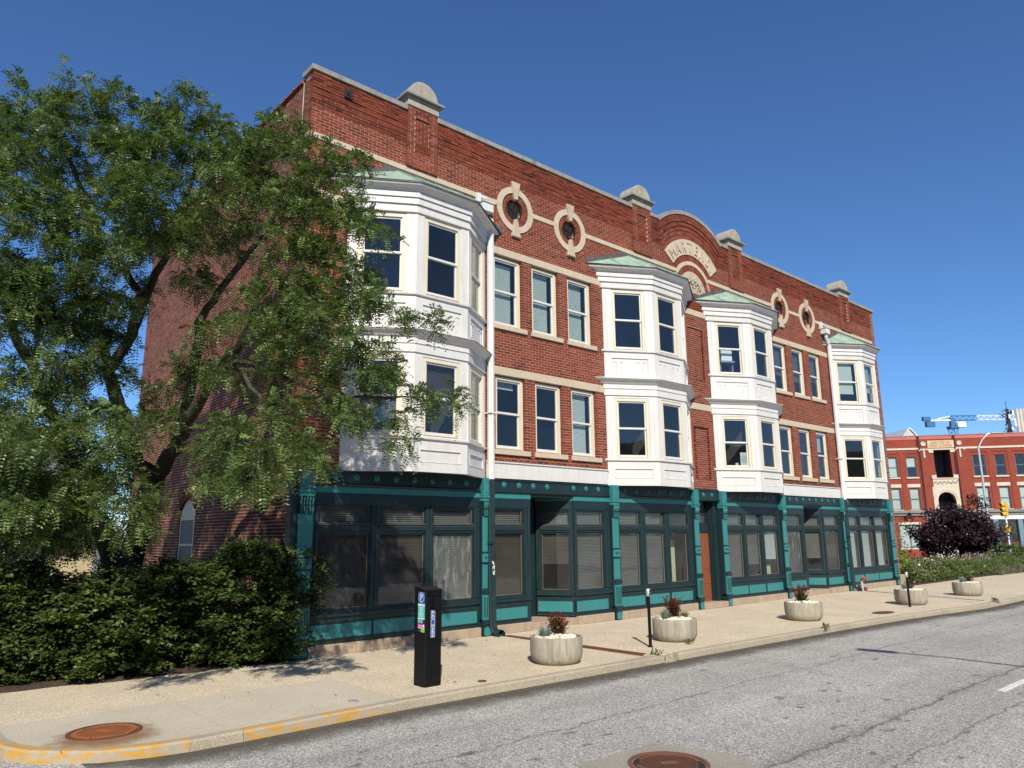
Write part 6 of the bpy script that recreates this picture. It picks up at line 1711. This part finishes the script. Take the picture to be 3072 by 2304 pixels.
for k, (u0, u1, z0, z1) in enumerate(wins):
    w = MB().ring(u0, u1, .08, .16, z0, z1, .06, .06).box(u0 + .06, u1 - .06, .09, .15, (z0 + z1) / 2 - .03, (z0 + z1) / 2 + .03).build("window_frame", MAT['blueframe'], RB)
    if z0 < 5 or u0 < 0:
        MB().box(u0 + .06, u1 - .06, .15, .16, (z0 + z1) / 2 if (u0 > -3 and z0 > 5) else z0 + .06, z1 - .06).build("window_shade", MAT['shade'], w)
    MB().box(u0 + .06, u1 - .06, .12, .125, z0 + .06, z1 - .06).build("pane", MAT['glass'], w)
    MB().box(u0 - .12, u1 + .12, -.08, .1, z0 - .12, z0).build("window_sill", MAT['pale'], w)
    if z0 < 5: MB().box(u0 - .12, u1 + .12, -.03, .0, z1 + .08, z1 + .36).build("window_lintel", MAT['pale'], w)
    else:
        MB().box(u0 - .15, u1 + .22, -.05, .0, z1 + .28, z1 + .34).build("hood_moulding", MAT['redwall'], w); MB().box(u1 + .2, u1 + .26, -.04, .0, 4.0, z1 + .34).build("pilaster_edge", MAT['redwall'], w)
pl = MB().box(-.95, 1.14, -.05, .0, 9.26, 9.9).build("plaque", simple("sandstone_plaque", (.55, .4, .24), .12, 3, .9, .2), RB)
m = MB()
for i, tx in enumerate(("ERECTED BY", "FRED SCHMID")): add_text(m, tx, .285, .02, lambda x_, y_, z_, i=i: (.1 + x_, -.055 - z_, 9.62 - i * .26 + y_))
m.build("plaque_lettering", simple("plaque_letter_shade", (.4, .28, .17), .1, 3, .9, 0), pl)
for cx in (-1.28, 1.56):
    md = empty("medallion", (cx, 0, 9.64), 0, None, None, None, RB)
    m = MB(); ringsec(m, 0, 0, .0, .2, 0, 2 * math.pi, 20, -.05, -.001); ringsec(m, 0, 0, .15, .2, 0, 2 * math.pi, 20, -.08, -.051); m.build("disc", MAT['pale'], md)
    m = MB(); m.prism([(-.04, -.4), (.04, -.4), (.07, -1.15), (0, -1.25), (-.07, -1.15)], lambda a, b, d: (a, d, b), -.05, -.001); m.tube([(-.4, -.03, -.62), (-.2, -.03, -.48), (0, -.03, -.5), (.2, -.03, -.48), (.4, -.03, -.62)], .05, 6); m.build("tassel", MAT['pale'], md)
# loggia, carved panel, arch
for q in ((-.92, -.55, -.06, .0, 8.85, 9.07), (.77, 1.12, -.06, .0, 8.85, 9.07), (-.92, -.56, -.10, .0, 6.662, 6.92), (.78, 1.16, -.10, 0, 6.662, 6.92)): MB().box(*q).build("loggia_stone", MAT['pale'], RB)
m = MB(); m.box(-.90, 1.16, -.12, .3, 6.58, 6.66); m.box(-.86, 1.12, -.06, 0, 5.9, 6.58); m.build("carved_panel", MAT['pale'], RB)
m = MB(); rr_ = random.Random(4)
for k in range(16):
    x0 = -.76 + k * .118; m.tube([(x0 + .07 * math.cos(a) * (1 - a / 9), -.075, 6.24 + .22 * math.sin(k * 2.2) * .4 + .1 * math.sin(a) * (1 - a / 9)) for a in np.linspace(0, 7, 12)], .02, 4)
m.build("panel_carving", MAT['cap'], RB)
m = MB(); ringsec(m, .07, 4.76, .70, 1.04, 0, math.pi, 24, -.08, .3); ringsec(m, .07, 4.76, .84, .9, 0, math.pi, 24, -.11, -.081)
m.box(-.97, -.63, -.08, .3, 3.95, 4.76); m.box(.77, 1.11, -.08, .3, 3.95, 4.76); m.prism([(-.97, 5.0), (-.97, 5.898), (1.11, 5.898), (1.11, 5.0), (.98, 5.3), (.6, 5.67), (.07, 5.81), (-.46, 5.67), (-.84, 5.3)], lambda a, b, d: (a, d, b), -.05, .0); m.build("entrance_arch", MAT['pale'], RB)
m = MB(); m.box(-.6, .82, 2.0, 2.1, 3.9, 9.1); m.box(-.75, -.70, .36, 2.0, 3.9, 9.2); m.box(.90, .95, .36, 2.0, 3.9, 9.2); m.box(-.7, .9, .36, 2.0, 5.9, 6.6); m.box(-.7, .9, .36, 2.0, 9.1, 9.2); m.build("loggia_back", MAT['lead'], RB)  # walls coloured dark as lead so the loggia's shade is in the colour
# ground floor
m = MB(); m.box(U0, U1, -.25, .0, 3.72, 3.95); m.box(U0, U1, -.12, .0, 3.5, 3.719); m.build("shop_cornice", simple("grey_cornice", (.2, .19, .17), .15, 2, .8, .1), RB)
m = MB(); m.box(U0, -4.1, .0, .35, 0, 3.5); m.box(-4.1, -1.7, 0, .35, 0, .8); m.box(-4.1, -3.95, 0, .35, .8, 3.5); m.box(-2.25, -1.7, 0, .35, .8, 3.5); m.box(-3.95, -2.25, 0, .35, 2.75, 3.5); m.build("lower_wall", MAT['redwall'], RB)
m = MB(); m.box(-3.98, -2.22, -.05, .1, .68, .8); m.box(-4.0, -2.2, -.03, .05, 2.76, 2.95); m.build("stone_trim", MAT['pale'], RB)
w = MB().ring(-3.95, -2.25, .05, .12, .8, 2.75, .09, .09).box(-3.14, -3.06, .05, .12, .89, 2.66).build("shop_window", MAT['blueframe'], RB); MB().box(-3.86, -2.34, .08, .085, .89, 2.66).build("pane", MAT['glass'], w); MB().box(-3.86, -2.34, .11, .12, .89, 2.66).build("window_shade", MAT['shade'], w)
MB().box(1.6, U1, -.06, .3, 3.12, 3.499).build("shop_fascia", MAT['white'], RB)
m = MB()
for u in (1.6, 3.4, 5.24, 7.2, 9.2, 11.2, 13.2): m.box(u, u + .36, -.04, .3, 0, 3.12)
m.build("shop_column", simple("blue_grey_column", (.12, .2, .24), .1, 3, .6, 0), RB)
for u in (1.96, 3.76, 5.6, 7.56, 9.56, 11.56): MB().box(u, u + 1.48, .2, .21, .1, 3.1).build("shop_pane", MAT['shopglass'], RB); MB().box(u, u + 1.48, .1, .3, 0, .4).build("stall_riser", MAT['metal_grey'], RB)
m = MB(); m.box(-1.7, -.7, .0, .35, 0, 3.5); m.box(.85, 1.6, .0, .35, 0, 3.5); m.box(-.7, .85, .3, .35, 0, 3.5); m.build("door_surround", MAT['pale'], RB)
# skylight and roof furniture
sk = empty("roof_skylight", (0, 0, 0), 0, None, None, None, RB)
m = MB(); m.prism([(-2.5, 9.9), (-.2, 9.9), (-1.3, 11.4)], lambda a, b, d: (a - .7 * (d - 3) * .5, d, b), 3, 6.5); m.build("skylight_glass", simple("pale_skylight", (.45, .48, .5), .1, 1, .4, 0), sk)
m = MB()
for p in ((-2.55, 9.9), (-.15, 9.9)): m.tube([(p[0], 2.95, p[1]), (-1.3, 2.95, 11.45)], .08, 5)
m.build("skylight_frame", MAT['white'], sk)
# street lamp, traffic signal
def street_lamp(base, h, arm, label):
    o = empty("street_lamp", base, 0, label, "street lamp")
    m = MB(); m.tube([(0, 0, 0), (0, 0, h)], [.11, .07], 12); m.build("pole", MAT['galv'], o, smooth=True)
    A = Vector(arm); m = MB(); m.tube([(0, 0, h - .1), tuple(A * .3 + Vector((0, 0, h + .45))), tuple(A * .7 + Vector((0, 0, h + .9))), tuple(A + Vector((0, 0, h + .95)))], [.06, .05, .045, .04], 8); m.build("arm", MAT['galv'], o, smooth=True)
    d = A.normalized(); s = Vector((-d.y, d.x, 0)); m = MB(); m.obox(tuple(A + Vector((0, 0, h + .95))), d, s, UPZ, -.1, .62, -.14, .14, -.05, .06); m.build("lamp_head", MAT['metal_grey'], o, bevel=.03)
    m = MB(); m.box(-.16, .16, -.16, .16, 0, .3); m.build("pole_base", MAT['galv'], o)
street_lamp((55.3, 4.56, ROAD_Z), 8.4, (.55, -.85, 0), "grey street lamp before the red commercial building")
street_lamp((3.75, -18.2, ROAD_Z), 7.3, (-.45, 3.1, 0), "grey street lamp on the opposite side of the street")
ts = empty("traffic_signal", (56.35, 3.72, ROAD_Z), 0, "yellow traffic signal on a white post beyond the flower bed", "traffic signal")
m = MB(); m.tube([(0, 0, 0), (0, 0, 3.3)], .06, 8); m.build("post", MAT['sign_white'], ts)
yel = simple("signal_yellow", (.62, .38, .03), .08, 4, .5, 0)
for k in range(3):
    z = 3.32 + k * .34; m = MB(); m.box(-.17, .15, -.17, .17, z, z + .335); m.build("signal_section", yel, ts, bevel=.03)
    m = MB(); n = 12
    m.tube([(-.17, 0, z + .17), (-.42, .12, z + .13)], .14, 12, False); m.build("visor", yel, ts)
    m = MB(); m.tube([(-.172, 0, z + .17), (-.18, 0, z + .17)], .11, 12); m.build("lens", MAT['ink'], ts)
m = MB(); m.box(-.13, .17, -.14, .14, 2.15, 2.6); m.build("crossing_box", yel, ts, bevel=.03)
m = MB(); m.box(-.1, .12, -.16, -.145, 1.55, 1.95); m.build("post_sign", MAT['sign_blue'], ts)
# aerial mast on the roof at the right
cm = empty("aerial_mast", (72.3, 6.75, 9.9), 0, "dark rooftop aerial mast crowded with white antenna boxes", "aerial mast")
m = MB(); rm = random.Random(8)
for k in range(70):
    z = rm.uniform(0, 3.1); a = (rm.uniform(-.35, .35), rm.uniform(-.4, .4), z); m.tube([a, (a[0] + rm.uniform(-.35, .35), a[1] + rm.uniform(-.3, .3), z + rm.uniform(-.25, .45))], .035, 4)
for x in (-.35, .1, .4): m.tube([(x, 0, 0), (x * .8, 0, 3.3)], .05, 6)
m.tube([(-.1, 0, 3.0), (-.12, 0, 4.0)], .025, 5); m.build("mast_frame", MAT['iron'], cm)
for x, y, z, h in ((.15, -.5, 1.6, .8), (.35, -.45, .3, .45), (-.6, -.3, 2.3, .4), (-.5, -.4, 1.2, .35), (.32, .2, 1.5, .9), (-.15, -.5, 2.6, .5)): MB().box(x, x + .25, y, y + .12, z, z + h).build("antenna_box", MAT['sign_white'], cm, bevel=.02)
sc = empty("roof_screen", (73.0, 6.35, 9.9), math.radians(-53), "pale corrugated screen on the roof beside the aerial mast", "screen")
m = MB()
for k in range(9): m.prism([(k * .3, 0), (k * .3 + .1, -.12), (k * .3 + .2, -.12), (k * .3 + .3, 0)], lambda a, b, d: (a, b, d), 0, 3.3)
m.box(0, 2.7, .001, .05, 0, 3.3); m.build("screen_panels", simple("pale_grey_screen", (.5, .49, .44), .08, 2, .7, 0), sc)
# barrier on the roof
rb2 = empty("roof_barrier", (69.0, 9.5, 9.9), math.radians(-53), "red and white roof posts joined by a white chain", "barrier")
for x in (-1.5, 1.2): MB().tube([(x, 0, 0), (x, 0, 1.0)], .1, 8).build("post", simple("red_post_paint", (.5, .06, .05), .1, 3, .5, 0), rb2)
MB().tube([(-1.5, 0, .95), (-.7, 0, .75), (.1, 0, .7), (.7, 0, .8), (1.2, 0, .95)], .03, 5).build("chain", MAT['sign_white'], rb2)
# plain block on the other side of the street (only seen mirrored in the glass)
OB = empty("opposite_block", (0, -26, 0), 0, "plain brown brick block across the street, seen only as a reflection", "building")
m = MB(); m.box(-34, 30, -8, 0, -.15, 7.6); m.build("block_wall", simple("brown_brick_wall", (.17, .1, .075), .25, 1.2, .9, .2, 30), OB)
m = MB(); m.box(-34.1, 30.1, -8.1, .12, 7.6, 7.85); m.build("block_coping", MAT['coping'], OB)
for k in range(15):
    x = -32 + k * 4.1
    w = MB().ring(x, x + 2.6, .0, .08, .6, 2.9, .12, .12).build("block_window", MAT['dark'], OB); MB().box(x + .12, x + 2.48, .01, .02, .72, 2.78).build("pane", MAT['interior'], w)
    w = MB().ring(x + .5, x + 1.9, .0, .08, 4.4, 6.4, .1, .1).build("block_window", MAT['cream'], OB); MB().box(x + .6, x + 1.8, .01, .02, 4.5, 6.3).build("pane", MAT['interior'], w)
# tower crane far behind
cr = empty("tower_crane", (438, 126.6, -.15), math.radians(-41.5), "blue and white tower crane far behind the red building", "crane")
cblue = simple("crane_blue", (.035, .13, .27), .1, 1, .5, 0); cwh = MAT['sign_white']
def lattice(m, p0, p1, w, h, n, up):
    p0, p1, up = Vector(p0), Vector(p1), Vector(up); d = (p1 - p0).normalized(); s = d.cross(up).normalized(); r = .16
    cs = [(-w / 2, -h / 2), (w / 2, -h / 2), (w / 2, h / 2), (-w / 2, h / 2)]
    P = lambda i, c: p0.lerp(p1, i / n) + s * c[0] + up * c[1]
    for c in cs: m.tube([P(0, c), P(n, c)], r, 4)
    for i in range(n):
        for a, b_ in ((0, 1), (1, 2), (2, 3), (3, 0)): m.tube([P(i, cs[a if i % 2 else b_]), P(i + 1, cs[b_ if i % 2 else a])], r * .7, 4)
m = MB(); lattice(m, (0, 0, 0), (0, 0, 57), 3.2, 3.2, 18, (0, 1, 0)); m.build("mast", cblue, cr)
m = MB(); m.box(-2.2, 2.2, -2.2, 2.2, 57, 58.5); m.build("slew_ring", cblue, cr)
m = MB(); m.box(1, 5.5, -3.5, -1.2, 57.5, 60.5); m.build("cab", cwh, cr, bevel=.3)
m = MB(); lattice(m, (-1, 0, 63), (13.5, 0, 63), 1.6, 2.4, 9, (0, 0, 1)); m.box(-1.2, 1.2, -1, 1, 58.5, 63); m.build("inner_jib", cblue, cr)
m = MB(); lattice(m, (13.5, 0, 63), (48, 0, 63), 1.6, 2.4, 20, (0, 0, 1)); m.build("outer_jib", cwh, cr)
m = MB(); m.tube([(-1, 0, 64), (-8, 0, 62.6)], .25, 5); m.box(-12, -1, -.8, .8, 61.3, 62.1); m.build("counter_jib", cwh, cr)
m = MB(); m.box(-14.5, -10, -1.2, 1.2, 58.2, 61.2); m.box(-16, -12, -.9, .9, 61.5, 63.8); m.build("counterweight", cblue, cr)

# leaf litter and grit
rngl = np.random.default_rng(77); k = 420
xs_l = rngl.uniform(-4.3, 24, k); side = rngl.random(k)
ys_l = np.where(side < .45, np.array([kerb_y(max(-2.5, x)) for x in xs_l]) - rngl.exponential(.12, k) - .01, rngl.uniform(-4.0, -.2, k))
zs_l = np.where(side < .45, ROAD_Z + .006, .007)
okl = ~((xs_l < -2.6) & (side < .45)); xs_l, ys_l, zs_l = xs_l[okl], ys_l[okl], zs_l[okl]; k = len(xs_l)
C = np.stack([xs_l, ys_l, zs_l], 1); a_ = rngl.uniform(0, 6.28, k); D = np.stack([np.cos(a_), np.sin(a_), rngl.uniform(-.02, .15, k)], 1)
V = leaf_quads(C, D, unit(np.array([0, 0, 1.]) + rngl.normal(0, .2, (k, 3))), rngl.uniform(.02, .075, k), rngl.uniform(.008, .03, k))
tag(link_mesh("leaf_litter", quads_mesh("leaf_litter", V, MAT['sedge'], 4, rngl.random(k)), None), "dry leaf litter scattered over pavement and gutter", "litter", None, "stuff")
print("objects:", len(bpy.data.objects), "tris ~", sum(len(m_.loops) - 2 * len(m_.polygons) for m_ in bpy.data.meshes if m_.users))
